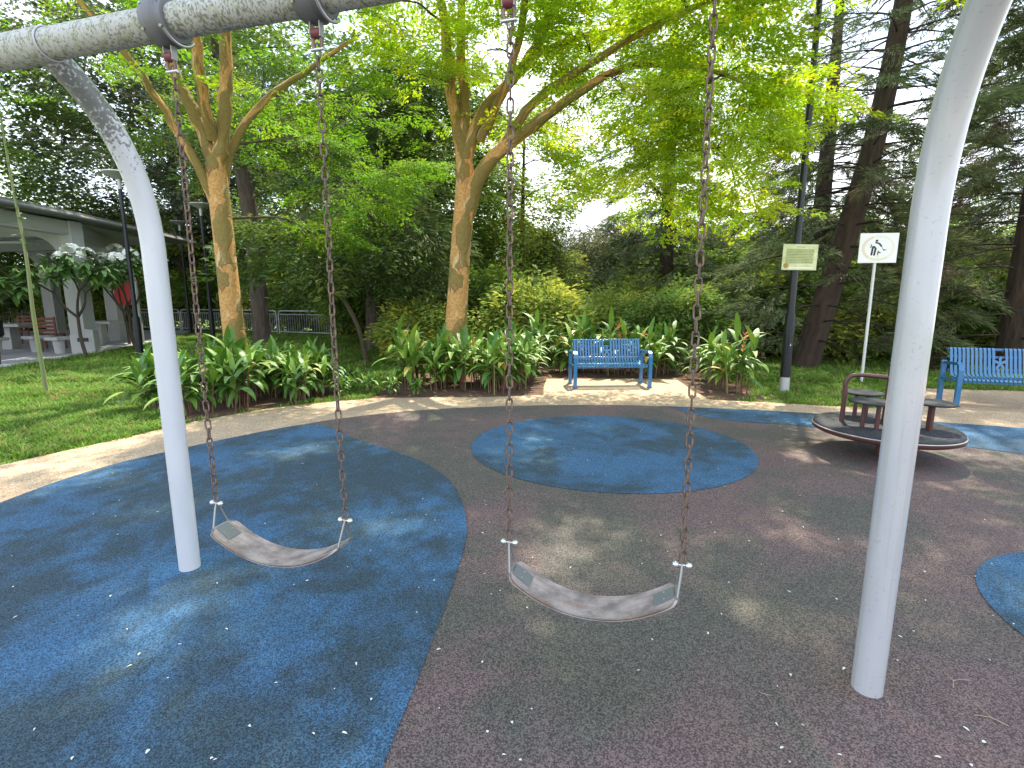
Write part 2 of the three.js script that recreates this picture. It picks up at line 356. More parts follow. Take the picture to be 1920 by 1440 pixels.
const PATH = [[-6.2, -3], [-5.5, 1.2], [-5.05, 3.5], [-4.66, 4.5], [-4.28, 5.3], [-3.95, 6.1], [-3.45, 6.8], [-2.9, 7.25], [-2.14, 7.58], [-1.2, 7.66], [-0.4, 7.68], [0.5, 7.86], [0.55, 8.6], [0.66, 9.5], [3.12, 9.5], [3.02, 8.4], [2.98, 7.5], [3.82, 7.25], [4.52, 7.02], [5.4, 6.85], [5.75, 7.05], [6.5, 8.55], [9.6, 8.0], [12, 4], [12, -4], [4, -8], [-4, -7]];
structure('path', flatShape(PATH, -0.004), mPath, 'sandy exposed-aggregate path curving round the rubber surface');
structure('soil_bed', flatShape([[-5.4, 6.6], [-4.0, 5.95], [-3.4, 6.82], [-2.85, 7.3], [-1.9, 7.62], [-0.4, 7.7], [0.48, 7.88], [0.62, 9.6], [0.5, 10.6], [-2, 10.4], [-3, 9.4], [-5.6, 9.4]], -0.014), mSoil, 'dark soil of the planting beds along the path');
structure('soil_bed', flatShape([[0.5, 9.3], [3.05, 9.3], [3.0, 7.55], [3.7, 7.3], [4.3, 8.4], [4.2, 11.4], [0, 11.6]], -0.015), mSoil, 'dark soil of the planting bed round the back of the bench');
structure('path', flatShape([[-10.9, 9], [-11.2, 12.2], [-11.5, 14.2], [-12.1, 16.4], [-12.9, 19], [-15, 24], [-30, 24], [-30, 8]], 0.03), mFloor, 'pale concrete floor beneath the pavilion');

// ------------------------------------------------------------------ swing frame
const YAW = -0.272, BEAM_Y = 2.515, BEAM_R = 0.057;
const along = (s) => [0.963 * s, 1.72 - 0.2687 * s];
{
  const [fx, fd] = along(0);
  const fr = group('swing_stand', 'white steel swing frame with curved legs and a mouldy grey top beam', 'swing stand', [fx, 0, fd], YAW);
  part('beam', tube([new THREE.Vector3(-1.93, BEAM_Y, 0), new THREE.Vector3(-0.8, BEAM_Y, 0), new THREE.Vector3(0.3, BEAM_Y, 0), new THREE.Vector3(1.3, BEAM_Y, 0)], BEAM_R, 40), mBeam, fr, { label: 'grey painted beam blotched with mould and lichen' });
  for (const [s, a, b] of [[-2.0, -2.3, -1.935], [1.328, 1.26, 1.63]]) {
    const sl = part('sleeve', tube([new THREE.Vector3(a, BEAM_Y, 0), new THREE.Vector3(a + 0.006, BEAM_Y, 0), new THREE.Vector3(b - 0.006, BEAM_Y, 0), new THREE.Vector3(b, BEAM_Y, 0)], [0.060, 0.064, 0.064, 0.060], 40), mBeam, fr);
    part('weld_ring', new THREE.TorusGeometry(0.0605, 0.004, 8, 40).rotateY(Math.PI / 2).translate(s < 0 ? b : a, BEAM_Y, 0), mPost, sl);
    for (const q of [-1]) {
      const low = new THREE.CubicBezierCurve3(new THREE.Vector3(s, 0, q * 0.397), new THREE.Vector3(s, 0.6, q * 0.397), new THREE.Vector3(s, 1.2, q * 0.397), new THREE.Vector3(s, 1.72, q * 0.397)).getPoints(8);
      const arc = new THREE.CubicBezierCurve3(new THREE.Vector3(s, 1.72, q * 0.397), new THREE.Vector3(s, 2.12, q * 0.397), new THREE.Vector3(s, 2.36, q * 0.24), new THREE.Vector3(s, BEAM_Y - 0.01, q * 0.03)).getPoints(30).slice(1);
      part('leg', tube([...low, ...arc], 0.053, 36), s < 0 ? mLegMould : mPost, fr, { label: s < 0 ? 'white leg whose upper bend is speckled black with mould' : 'clean white leg curving out of the picture' });
    }
  }
  for (const s of [-1.335, -0.695, -0.01, 0.59]) {
    // cast collar: two flanges and a raised middle band
    const prof = [[0.058, -0.052], [0.074, -0.052], [0.077, -0.048], [0.077, -0.03], [0.082, -0.027], [0.085, -0.022], [0.085, 0.012], [0.08, 0.016], [0.075, 0.02], [0.075, 0.046], [0.072, 0.05], [0.058, 0.05]];
    const cg = new THREE.LatheGeometry(prof.map(([r, x]) => new THREE.Vector2(r, x)), 44); cg.rotateZ(-Math.PI / 2); cg.translate(s, BEAM_Y, 0);
    const c = part('collar', cg, mCast, fr);
    for (const a of [0.5, 2.6, -0.6, -2.5]) for (const [x, sg] of [[0.038, 1], [-0.042, -1]]) part('bolt', cyl(0.006, 0.005, 0.007, 10).rotateX(Math.PI / 2 - a).translate(s + x, BEAM_Y + 0.074 * Math.sin(a), 0.074 * Math.cos(a)), mSteel, c);
    // strap below that carries the bushing
    const u = [];
    for (let i = 0; i <= 10; i++) { const a = Math.PI * (1.22 + 0.56 * (i / 10)); u.push(new THREE.Vector3(s + 0.05, BEAM_Y + 0.082 * Math.sin(a), 0.082 * Math.cos(a))); }
    part('lip', tube(u, 0.006, 8), mSteel, c);
    for (const x of [-0.022, 0.022]) part('bracket_ear', rbox(0.005, 0.05, 0.026, 0.002, s + x * 0.85, BEAM_Y - 0.108, 0), mDullSteel, c);
    part('bushing', cyl(0.017, 0.017, 0.034, 18).translate(0, -0.017, 0).rotateZ(Math.PI / 2).translate(s, BEAM_Y - 0.118, 0), mBushing, c);
  }
}

// ------------------------------------------------------------------ swings
const linkGeo = (() => {
  const a = 0.0092, L = 0.0142, p = [];
  for (let i = 0; i <= 8; i++) { const t = Math.PI * i / 8; p.push(new THREE.Vector3(a * Math.cos(t), L + a * Math.sin(t), 0)); }
  for (let i = 0; i <= 8; i++) { const t = Math.PI + Math.PI * i / 8; p.push(new THREE.Vector3(a * Math.cos(t), -L + a * Math.sin(t), 0)); }
  return new THREE.TubeGeometry(new THREE.CatmullRomCurve3(p, true, 'centripetal'), 26, 0.0034, 7, true);
})();
const PITCH = 0.0405;
function beltGeo(half, y0, y1, wHalf, thick) {
  const NU = 48, NV = 8, pos = [], uv = [], idx = [];
  const f = (u) => y0 + (y1 - y0) * Math.pow(Math.abs(u) / half, 2.1);
  const hw = (u) => { const e = (half - Math.abs(u)) / 0.028; return wHalf - (e < 1 ? 0.028 * (1 - Math.sqrt(Math.max(0, 1 - (1 - e) * (1 - e)))) : 0); };
  for (const side of [1, -1]) for (let i = 0; i <= NU; i++) for (let j = 0; j <= NV; j++) {
    const u = -half + 2 * half * i / NU, v = -1 + 2 * j / NV, sl = (f(u + 1e-3) - f(u - 1e-3)) / 2e-3, l = Math.hypot(1, sl);
    const ed = 1 - 0.5 * Math.pow(Math.abs(v), 8);
    pos.push(u - side * thick / 2 * sl / l, f(u) + side * thick / 2 * ed / l + 0.004 * (v * v), v * hw(u));
    uv.push(i / NU * 1.6, j / NV * 0.5);
  }
  const W = NV + 1, O = (NU + 1) * W;
  for (let i = 0; i < NU; i++) for (let j = 0; j < NV; j++) { const a = i * W + j; idx.push(a, a + 1, a + W, a + 1, a + W + 1, a + W); idx.push(O + a, O + a + W, O + a + 1, O + a + 1, O + a + W, O + a + W + 1); }
  const wall = (a, b) => idx.push(a, b, O + a, b, O + b, O + a);
  for (let i = 0; i < NU; i++) { wall(i * W + W, i * W); wall(i * W + NV, i * W + W + NV); }
  for (let j = 0; j < NV; j++) { wall(j, j + 1); wall(NU * W + j + 1, NU * W + j); }
  const g = new THREE.BufferGeometry(); g.setAttribute('position', new THREE.Float32BufferAttribute(pos, 3)); g.setAttribute('uv', new THREE.Float32BufferAttribute(uv, 2)); g.setIndex(idx); g.computeVertexNormals(); return g;
}
function makeSwing(sA, sB, twist, label) {
  const sm = (sA + sB) / 2, half = (sB - sA) / 2, [x, d] = along(sm);
  const sw = group('swing', label, 'swing', [x, 0, d], YAW, 'belt swings hanging from the frame');
  const seatHalf = half - 0.012, yEnd = 0.517, yMid = 0.412;
  const seat = part('seat', beltGeo(seatHalf, yMid, yEnd, 0.072, 0.013), mSeat, sw, { label: 'worn rubber belt seat, stained pinkish grey' });
  for (const q of [-1, 1]) {
    const ch = new THREE.Group(); ch.name = 'chain'; sw.add(ch);
    const top = BEAM_Y - 0.15, bot = 0.632, n = Math.round((top - bot) / PITCH);
    for (let i = 0; i < n; i++) {
      const t = (i + 0.5) / n, l = part('link', linkGeo, mRust, ch);
      l.position.set(q * half - q * 0.004 * t, bot + (top - bot) * t, 0.004 * Math.sin(t * 5));
      l.scale.y = (top - bot) / n / PITCH * 1.0;
      l.rotation.y = (i % 2) * Math.PI / 2 + twist + 0.35 * Math.sin(i * 0.21 + q) ;
      l.rotation.z = rr(-0.06, 0.06);
    }
    part('shackle', tube(curve([new THREE.Vector3(-0.014, 0, 0), new THREE.Vector3(-0.017, 0.03, 0), new THREE.Vector3(0, 0.052, 0), new THREE.Vector3(0.017, 0.03, 0), new THREE.Vector3(0.014, 0, 0)], 14).map((p) => p.add(new THREE.Vector3(q * half, BEAM_Y - 0.168, 0))), 0.006, 8), mRust, sw);
    part('shackle_pin', cyl(0.006, 0.006, 0.05, 10).translate(0, -0.025, 0).rotateZ(Math.PI / 2).translate(q * half, BEAM_Y - 0.168, 0), mSteel, sw);
    // bolt with two domed nuts
    const hb = 0.622, xe = q * seatHalf;
    const bolt = part('bolt', merge([cyl(0.0045, 0.0045, 0.04, 10).translate(0, -0.02, 0).rotateZ(Math.PI / 2), new THREE.SphereGeometry(0.0125, 14, 10).translate(-0.021, 0, 0), new THREE.SphereGeometry(0.0125, 14, 10).translate(0.021, 0, 0)]).translate(q * half, hb, 0), mSteel, sw);
    bolt.castShadow = true;
    part('hanger', merge([tube([new THREE.Vector3(q * half, hb + 0.004, 0), new THREE.Vector3(q * half - q * 0.002, hb - 0.02, 0.012), new THREE.Vector3(xe, yEnd + 0.006, 0.04)], 0.0045, 8), tube([new THREE.Vector3(q * half, hb + 0.004, 0), new THREE.Vector3(q * half - q * 0.002, hb - 0.02, -0.012), new THREE.Vector3(xe, yEnd + 0.006, -0.04)], 0.0045, 8), tube([new THREE.Vector3(xe, yEnd + 0.006, -0.046), new THREE.Vector3(xe, yEnd + 0.006, 0.046)], 0.005, 8)]), mDullSteel, sw);
    // clamping plate let into the end of the belt
    const pg = rbox(0.078, 0.004, 0.066, 0.0015);
    const pl = part('plate', pg, mPlate, seat), ua = seatHalf - 0.036, sl = (yEnd - yMid) * 2.1 / seatHalf * Math.pow(ua / seatHalf, 1.1);
    pl.position.set(q * ua - q * sl * 0.007, yMid + (yEnd - yMid) * Math.pow(ua / seatHalf, 2.1) + 0.0085, 0); pl.rotation.z = q * Math.atan(sl);
    for (const z of [-0.02, 0.02]) part('rivet', new THREE.SphereGeometry(0.004, 8, 6).translate(pl.position.x, pl.position.y + 0.002, z), mDullSteel, seat);
  }
  return sw;
}
makeSwing(-1.335, -0.695, 0.3, 'belt swing nearer the curved left leg, over the blue rubber');
makeSwing(-0.01, 0.59, 0.1, 'belt swing nearer the camera, hanging over brown rubber');

// ------------------------------------------------------------------ roundabout
{
  const R = 0.6, Y = 0.30;
  const g = group('merry_go_round', 'low roundabout with dark rubber deck, maroon steel rails and grey seats', 'roundabout', [3.6, 0, 4.74], 0.1);
  g.rotation.z = -0.012;
  part('deck', new THREE.LatheGeometry([[0, 0], [R - 0.05, 0], [R - 0.012, -0.004], [R - 0.002, -0.02], [R - 0.002, -0.03]].map(([a, b]) => new THREE.Vector2(Math.max(a, 0.0001), Y + b)).reverse(), 64), mMat, g);
  const rim = part('rim', new THREE.LatheGeometry([[0.06, -0.09], [R - 0.12, -0.09], [R - 0.03, -0.082], [R + 0.004, -0.066], [R + 0.006, -0.032], [R - 0.004, -0.026]].map(([a, b]) => new THREE.Vector2(a, Y + b)), 64), mMaroon, g);
  part('rim_edge', new THREE.TorusGeometry(R + 0.003, 0.005, 8, 80).rotateX(Math.PI / 2).translate(0, Y - 0.032, 0), mGalv, rim);
  part('axle', cyl(0.05, 0.05, Y - 0.08, 20), mMaroon, g);
  const col = part('column', cyl(0.036, 0.032, 0.58, 20, 0, Y, 0), mMaroon, g);
  part('column_cap', new THREE.SphereGeometry(0.038, 16, 10, 0, 7, 0, 1.6).translate(0, Y + 0.575, 0), mBlack, col);
  for (const [deg, r] of [[152, 0.36], [28, 0.38], [268, 0.33]]) {
    const a = deg * Math.PI / 180, cx = Math.cos(a), cz = -Math.sin(a), P = (q, y) => new THREE.Vector3(cx * q, Y + y, cz * q);
    part('handrail', tube([P(0.02, 0.46), ...curve([P(r * 0.35, 0.465), P(r * 0.7, 0.468), P(r * 0.9, 0.452), P(r, 0.40), P(r, 0.30)], 22), P(r, 0.0)], 0.0215, 14), mMaroon, g);
  }
  for (const [deg, r] of [[205, 0.31], [322, 0.33], [88, 0.33]]) {
    const a = deg * Math.PI / 180, cx = Math.cos(a) * r, cz = -Math.sin(a) * r;
    const st = part('seat', new THREE.LatheGeometry([[0.0001, 0], [0.16, 0], [0.18, 0.005], [0.187, 0.014], [0.18, 0.023], [0.16, 0.028], [0.0001, 0.028]].map(([q, y]) => new THREE.Vector2(q, y)), 40).translate(cx, Y + 0.24, cz), mMat, g);
    for (const q of [-0.06, 0.06]) part('seat_post', cyl(0.019, 0.019, 0.24, 14, cx - Math.sin(a) * q, Y, cz - Math.cos(a) * q), mMaroon, st);
  }
}

// ------------------------------------------------------------------ blue strap benches
function makeBench() {
  const b = group('park_bench', '', 'bench', [0, 0, 0], 0, 'blue metal benches beside the path');
  const W = 1.22, seatY = 0.42;
  // the bench faces +z; slat runs from the front lip over the seat and up the back
  const path = [[seatY - 0.05, 0.24], [seatY - 0.02, 0.255], [seatY + 0.002, 0.24], [seatY - 0.006, 0.14], [seatY - 0.014, -0.02], [seatY - 0.002, -0.12], [seatY + 0.035, -0.165], [seatY + 0.12, -0.19], [seatY + 0.3, -0.235], [seatY + 0.395, -0.262], [seatY + 0.42, -0.282], [seatY + 0.408, -0.302]];
  const sg = strap(path, 0.032, 0.006);
  const low = strap([...path.slice(0, 8), [seatY + 0.1, -0.185]], 0.032, 0.006);
  for (let i = 0; i < 24; i++) {
    const mid = i > 10 && i < 13;
    const m = part('slat', mid ? low : sg, mBenchBlue, b); m.position.x = -W / 2 + 0.035 + i * (W - 0.07) / 23;
  }
  for (const [y, z] of [[seatY - 0.045, 0.236], [seatY - 0.03, -0.03], [seatY + 0.285, -0.245], [seatY + 0.40, -0.292], [seatY + 0.075, -0.195]]) part('rail', rbox(W, 0.035, 0.028, 0.006, 0, y, z - 0.012), mBenchBlue, b);
  // emblem plate in the middle of the back: round figure with arms and legs
  const sh = new THREE.Shape(); const n = 40;
  for (let i = 0; i <= n; i++) { const t = i / n * Math.PI * 2, r = 0.052 + 0.03 * Math.cos(5 * t); const x = r * Math.sin(t), y = 1.35 * r * Math.cos(t); i ? sh.lineTo(x, y) : sh.moveTo(x, y); }
  const eg = new THREE.ExtrudeGeometry(sh, { depth: 0.006, bevelEnabled: false }); eg.rotateX(-0.24); eg.translate(0, seatY + 0.2, -0.212);
  part('emblem', eg, mBenchBlue, b);
  for (const s of [-1, 1]) {
    const x = s * (W / 2 + 0.035);
    const front = [[0, 0.25], [0.3, 0.25], [0.545, 0.245], [0.61, 0.225], [0.635, 0.18], [0.632, 0.1], [0.62, -0.08], [0.612, -0.2]];
    part('arm_frame', strapWide(front, 0.058, 0.045).translate(x, 0, 0), mBenchBlue, b);
    part('rear_leg', strapWide([[0, -0.25], [0.3, -0.25], [0.6, -0.25], [0.64, -0.262]], 0.058, 0.045).translate(x, 0, 0), mBenchBlue, b);
    part('foot_plate', rbox(0.085, 0.008, 0.085, 0.002, x, 0.004, 0.25), mBenchBlue, b);
    part('foot_plate', rbox(0.085, 0.008, 0.085, 0.002, x, 0.004, -0.25), mBenchBlue, b);
    part('side_rail', rbox(0.04, 0.04, 0.46, 0.006, x - s * 0.006, seatY - 0.05, 0), mBenchBlue, b);
  }
  return b;
}
function strapWide(path, w, t) { return strap(path, w, t); }
const bench = makeBench();
bench.userData.label = 'blue slatted metal bench on the sandy pad between flower beds';
bench.position.set(1.7, 0, -8.74); bench.rotation.y = 0.06;
const bench2 = bench.clone(); bench2.name = numbered('park_bench'); scene.add(bench2);
bench2.userData = { ...bench.userData, label: 'blue slatted metal bench behind the roundabout, cut by the picture edge' };
bench2.position.set(6.95, 0, -7.0); bench.scale.y = bench2.scale.y = 0.94; bench2.rotation.y = -0.32;

// ------------------------------------------------------------------ lamps and signs
function pathLamp(x, d, h, label) {
  const l = group('path_lamp', label, 'lamp post', [x, 0, d], 0, 'black lamp posts with dish heads');
  part('pole', tube([0, 0.02, 1.0, 1.06, h - 0.35].map((y) => new THREE.Vector3(0, y, 0)), [0.1, 0.085, 0.085, 0.055, 0.045], 18), mBlack, l);
  part('base_plate', cyl(0.17, 0.17, 0.02, 20), mBlack, l);
  part('neck', cyl(0.045, 0.05, 0.25, 16, 0, h - 0.35, 0), mGalv, l);
  const hd = part('dish', new THREE.LatheGeometry([[0.05, -0.12], [0.1, -0.1], [0.31, 0.0], [0.34, 0.03], [0.32, 0.05], [0.0001, 0.085]].map(([r, y]) => new THREE.Vector2(r, h + y)), 36), mGalv, l);
  part('dish_rim', new THREE.TorusGeometry(0.335, 0.012, 8, 40).rotateX(Math.PI / 2).translate(0, h + 0.03, 0), mWhite, hd);
  return l;
}
pathLamp(-9.8, 13.25, 4.55, 'black lamp post with pale dish head on the lawn by the pavilion');
pathLamp(-10.65, 18.0, 4.65, 'black lamp post with dish head, half hidden behind the left tree trunk');
pathLamp(-14.6, 23.0, 4.8, 'farthest dish-headed lamp post, mostly hidden by leaves');
{
  const l = group('lamp_post', 'tall black lamp post with silver foot behind the blue rubber band', 'lamp post', [4.43, 0, 8.09]);
  part('foot', cyl(0.078, 0.074, 0.27, 20, 0, -0.02, 0), mGalv, l);
  part('pole', tube([0.25, 1.18, 1.25, 1.3, 4, 7.6].map((y) => new THREE.Vector3(0, y, 0)), [0.076, 0.074, 0.07, 0.055, 0.048, 0.04], 18), mBlack, l);
  part('collar', cyl(0.079, 0.079, 0.03, 20, 0, 1.0, 0), mBlack, l);
  part('access_door', rbox(0.07, 0.3, 0.02, 0.006, 0, 0.78, 0.068), mBlack, l);
  part('warning_sticker', new THREE.ConeGeometry(0.022, 0.04, 3).scale(1, 1, 0.06).translate(0, 0.78, 0.08), mWhite, l);
  part('clamp_band', cyl(0.054, 0.054, 0.03, 18, 0, 2.02, 0), mGalv, l);
  part('clamp_band', cyl(0.054, 0.054, 0.03, 18, 0, 2.24, 0), mGalv, l);
  part('lamp_head', merge([rbox(0.5, 0.08, 0.2, 0.03, 0.2, 7.6, 0)]), mGalv, l);
}
function canvasTex(w, h, draw) {
  const c = document.createElement('canvas'); c.width = w; c.height = h; draw(c.getContext('2d'), w, h);
  const t = new THREE.CanvasTexture(c); t.colorSpace = THREE.SRGBColorSpace; return t;
}
{ // faded yellow notice on the lamp post: only rows of worn print are left to see
  const t = canvasTex(512, 360, (c, w, h) => {
    const r = mulberry(4);
    c.fillStyle = '#c9cc93'; c.fillRect(0, 0, w, h);
    for (let i = 0; i < 90; i++) { c.fillStyle = `rgba(${r() < 0.5 ? '140,150,70' : '225,225,190'},${0.05 + 0.12 * r()})`; c.beginPath(); c.ellipse(r() * w, r() * h, 20 + 60 * r(), 10 + 40 * r(), 0, 0, 7); c.fill(); }
    c.fillStyle = 'rgba(120,128,60,0.35)'; c.fillRect(40, 62, w - 95, 210);
    for (let k = 0; k < 9; k++) { let x = 62; const end = 440 - 40 * r(); while (x < end) { const l = 10 + 34 * r(); c.fillStyle = `rgba(80,86,38,${0.45 + 0.35 * r()})`; c.fillRect(x, 72 + k * 22, l, 8); x += l + 7; } }
    c.fillStyle = 'rgba(90,95,50,0.5)'; c.fillRect(190, 30, 130, 12);
    c.fillStyle = '#9a7a2c'; c.beginPath(); c.ellipse(58, 300, 38, 36, 0, 0, 7); c.fill();
    c.fillStyle = 'rgba(230,225,200,0.8)'; c.fillRect(110, 318, w - 150, 26);
  });
  const s = group('notice_board', 'faded yellow notice with worn print strapped to the tall lamp post', 'notice', [4.44, 2.13, 8.0], 0.06);
  s.rotation.z = -0.012;
  part('board', rbox(0.56, 0.39, 0.006, 0.002), std({ color: lin(0.5, 0.5, 0.33), roughness: 0.6 }), s);
  part('print', new THREE.PlaneGeometry(0.552, 0.382).translate(0, 0, 0.0045), std({ map: t, roughness: 0.45 }), s);
}
{ // white square sign: a bending figure and a dog inside a faded ring
  const t = canvasTex(512, 512, (c, w, h) => {
    c.fillStyle = '#eeeee8'; c.fillRect(0, 0, w, h);
    const r = mulberry(12);
    for (let i = 0; i < 40; i++) { c.fillStyle = `rgba(190,180,150,${0.03 + 0.05 * r()})`; c.beginPath(); c.ellipse(r() * w, r() * h, 30 + 50 * r(), 14 + 30 * r(), r() * 3, 0, 7); c.fill(); }
    c.lineWidth = 40; c.strokeStyle = '#e6e2d2'; c.beginPath(); c.arc(256, 256, 204, 0, 7); c.stroke();
    c.strokeStyle = '#e2cfb4'; c.beginPath(); c.arc(256, 256, 204, 2.2, 4.3); c.stroke();
    c.strokeStyle = '#dcdcb8'; c.beginPath(); c.arc(256, 256, 204, 0.9, 2.1); c.stroke();
    c.fillStyle = '#232326'; c.strokeStyle = '#232326'; c.lineCap = 'round'; c.lineJoin = 'round';
    c.beginPath(); c.arc(226, 128, 19, 0, 7); c.fill();
    c.lineWidth = 26; c.beginPath(); c.moveTo(216, 160); c.lineTo(262, 178); c.lineTo(292, 222); c.stroke();        // raised arm
    c.lineWidth = 7; c.beginPath(); c.moveTo(292, 222); c.lineTo(322, 282); c.stroke();                              // lead
    c.beginPath(); c.moveTo(312, 276); c.lineTo(376, 288); c.lineTo(330, 304); c.closePath(); c.fill();              // scoop
    c.lineWidth = 13; c.beginPath(); c.moveTo(162, 196); c.lineTo(152, 250); c.stroke();                             // other arm
    c.lineWidth = 28; c.beginPath(); c.moveTo(182, 234); c.lineTo(172, 372); c.stroke();                             // legs
    c.beginPath(); c.moveTo(196, 232); c.lineTo(220, 264); c.lineTo(208, 376); c.stroke();
    c.lineWidth = 15; c.beginPath(); c.moveTo(258, 312); c.lineTo(254, 372); c.stroke();                             // dog
    c.beginPath(); c.moveTo(252, 306); c.lineTo(304, 342); c.lineTo(268, 346); c.closePath(); c.fill();
  });
  const s = group('dog_sign', 'white square sign with a stooping figure and dog in a faded ring', 'sign', [6.3, 0, 8.98], -0.12);
  part('pole', tube([new THREE.Vector3(0.01, 0, -0.02), new THREE.Vector3(0, 2.55, -0.02)], 0.024, 14), mWhite, s);
  const b = part('plate', rbox(0.62, 0.5, 0.006, 0.002, 0.015, 2.36, 0.012), mWhite, s);
  part('print', new THREE.PlaneGeometry(0.612, 0.492).translate(0.015, 2.36, 0.0165), std({ map: t, roughness: 0.4 }), b);
  b.rotation.z = 0.0;
  part('clamp', rbox(0.09, 0.03, 0.012, 0.002, 0, 2.25, 0.002), mGalv, s); part('clamp', rbox(0.09, 0.03, 0.012, 0.002, 0, 2.48, 0.002), mGalv, s);
}

// ------------------------------------------------------------------ pavilion and what stands in it
{
  const p = group('pavilion', 'grey concrete shelter with square columns and flat pitched roof', 'pavilion', [-13, 0, 14]);
  const L = (x, d) => [x + 13, -(d - 14)];
  const roof = new THREE.Shape([[-11.35, 8.5], [-11.65, 14.2], [-12.5, 20.5], [-24, 22.5], [-24, 8.5]].map(([x, d]) => new THREE.Vector2(x + 13, d - 14)));
  part('roof', new THREE.ExtrudeGeometry(roof, { depth: 0.16, bevelEnabled: false }).rotateX(-Math.PI / 2).translate(0, 3.62, 0), mRoof, p);
  part('gutter', tube([[-11.32, 8.5], [-11.62, 14.2], [-12.47, 20.5]].map(([x, d]) => { const q = L(x, d); return new THREE.Vector3(q[0], 3.66, q[1]); }), 0.06, 8), mRoof, p);
  part('ceiling', new THREE.ExtrudeGeometry(new THREE.Shape([[-11.9, 9], [-12.2, 14.2], [-13, 20], [-23.5, 22], [-23.5, 9]].map(([x, d]) => new THREE.Vector2(x + 13, d - 14))), { depth: 0.05, bevelEnabled: false }).rotateX(-Math.PI / 2).translate(0, 3.56, 0), mConc, p);
  for (const [x, d, w] of [[-12.15, 14.35, 0.42], [-14.0, 18.0, 0.4], [-17.7, 19.7, 0.42], [-17.9, 15.4, 0.42]]) {
    const [lx, lz] = L(x, d);
    const c = part('column', rbox(w, 3.58, w, 0.02, lx, 1.79, lz), mConc, p);
    const h = new THREE.Shape(); h.moveTo(0, 0); h.lineTo(0, -1.0); h.quadraticCurveTo(-0.1, -0.42, -0.75, -0.36); h.lineTo(-0.75, 0); h.closePath();
    part('haunch', new THREE.ExtrudeGeometry(h, { depth: w * 0.86, bevelEnabled: false }).translate(lx - w / 2, 3.56, lz - w * 0.43), mConc, c);
  }
  for (const [x0, d0, x1, d1] of [[-12.15, 14.35, -23, 16.6], [-14.0, 18.0, -23, 20.2], [-12.15, 9, -12.15, 14.35], [-12.15, 14.35, -14.0, 18.0], [-14, 18, -17.7, 19.7]]) {
    const [a, b] = L(x0, d0), [c, e] = L(x1, d1), len = Math.hypot(c - a, e - b);
    part('beam', rbox(len, 0.36, 0.3, 0.01).rotateY(-Math.atan2(e - b, c - a)).translate((a + c) / 2, 3.385, (b + e) / 2), mConc, p);
  }
  for (const [x, d] of [[-14.2, 13.2], [-15.2, 15.6], [-16.2, 14.6]]) { const [a, b] = L(x, d); part('tube_light', rbox(1.25, 0.07, 0.1, 0.02, a, 3.16, b), mWhite, p); }
}
function stool(x, d, label) {
  const s = group('concrete_stool', label, 'stool', [x, 0.03, d], rr(-0.3, 0.3), 'concrete stools in the pavilion');
  part('pedestal', tube([0, 0.36].map((y) => new THREE.Vector3(0, y, 0)), [0.15, 0.17], 4), mConc, s);
  part('top', rbox(0.44, 0.09, 0.44, 0.02, 0, 0.405, 0), mConc, s);
  return s;
}
stool(-13.3, 14.1, 'pale concrete stool in front of the brown slatted chair');
stool(-12.3, 13.7, 'small concrete block stool beside the near pavilion column');
stool(-14.6, 16.2, 'concrete stool deeper under the pavilion roof beside the far column');
function table(x, d, label) {
  const s = group('concrete_table', label, 'table', [x, 0.03, d], 0.3);
  part('pedestal', rbox(0.4, 0.66, 0.4, 0.02, 0, 0.33, 0), mConc, s); part('top', rbox(1.1, 0.09, 0.9, 0.02, 0, 0.705, 0), mConc, s); return s;
}
table(-14.9, 14.9, 'concrete table beside the brown slatted chair under the pavilion');
table(-13.6, 16.6, 'concrete table behind the near pavilion column');
function slatChair(x, d, turn, label) {
  const s = group('slatted_chair', label, 'chair', [x, 0.03, d], turn, 'brown wooden chairs in the pavilion');
  for (const [a, b] of [[-0.24, 0.22], [0.24, 0.22]]) part('leg', rbox(0.05, 0.42, 0.05, 0.006, a, 0.21, b), mWood, s);
  for (const a of [-0.24, 0.24]) part('back_post', rbox(0.05, 0.95, 0.05, 0.006, a, 0.475, -0.22), mWood, s);
  for (let i = 0; i < 5; i++) part('seat_slat', rbox(0.56, 0.025, 0.075, 0.005, 0, 0.435, -0.19 + i * 0.095), mWood, s);
  for (let i = 0; i < 4; i++) part('back_slat', rbox(0.5, 0.07, 0.02, 0.005, 0, 0.56 + i * 0.11, -0.21), mWood, s);
}
slatChair(-13.6, 14.9, Math.PI + 0.3, 'brown slatted wooden chair seen beside the thin green sapling');
slatChair(-15.9, 16.5, 0.2, 'brown wooden chair at the far side of the pavilion table');
slatChair(-13.2, 19.0, 0.4, 'brown wooden chair beyond the far pavilion column');
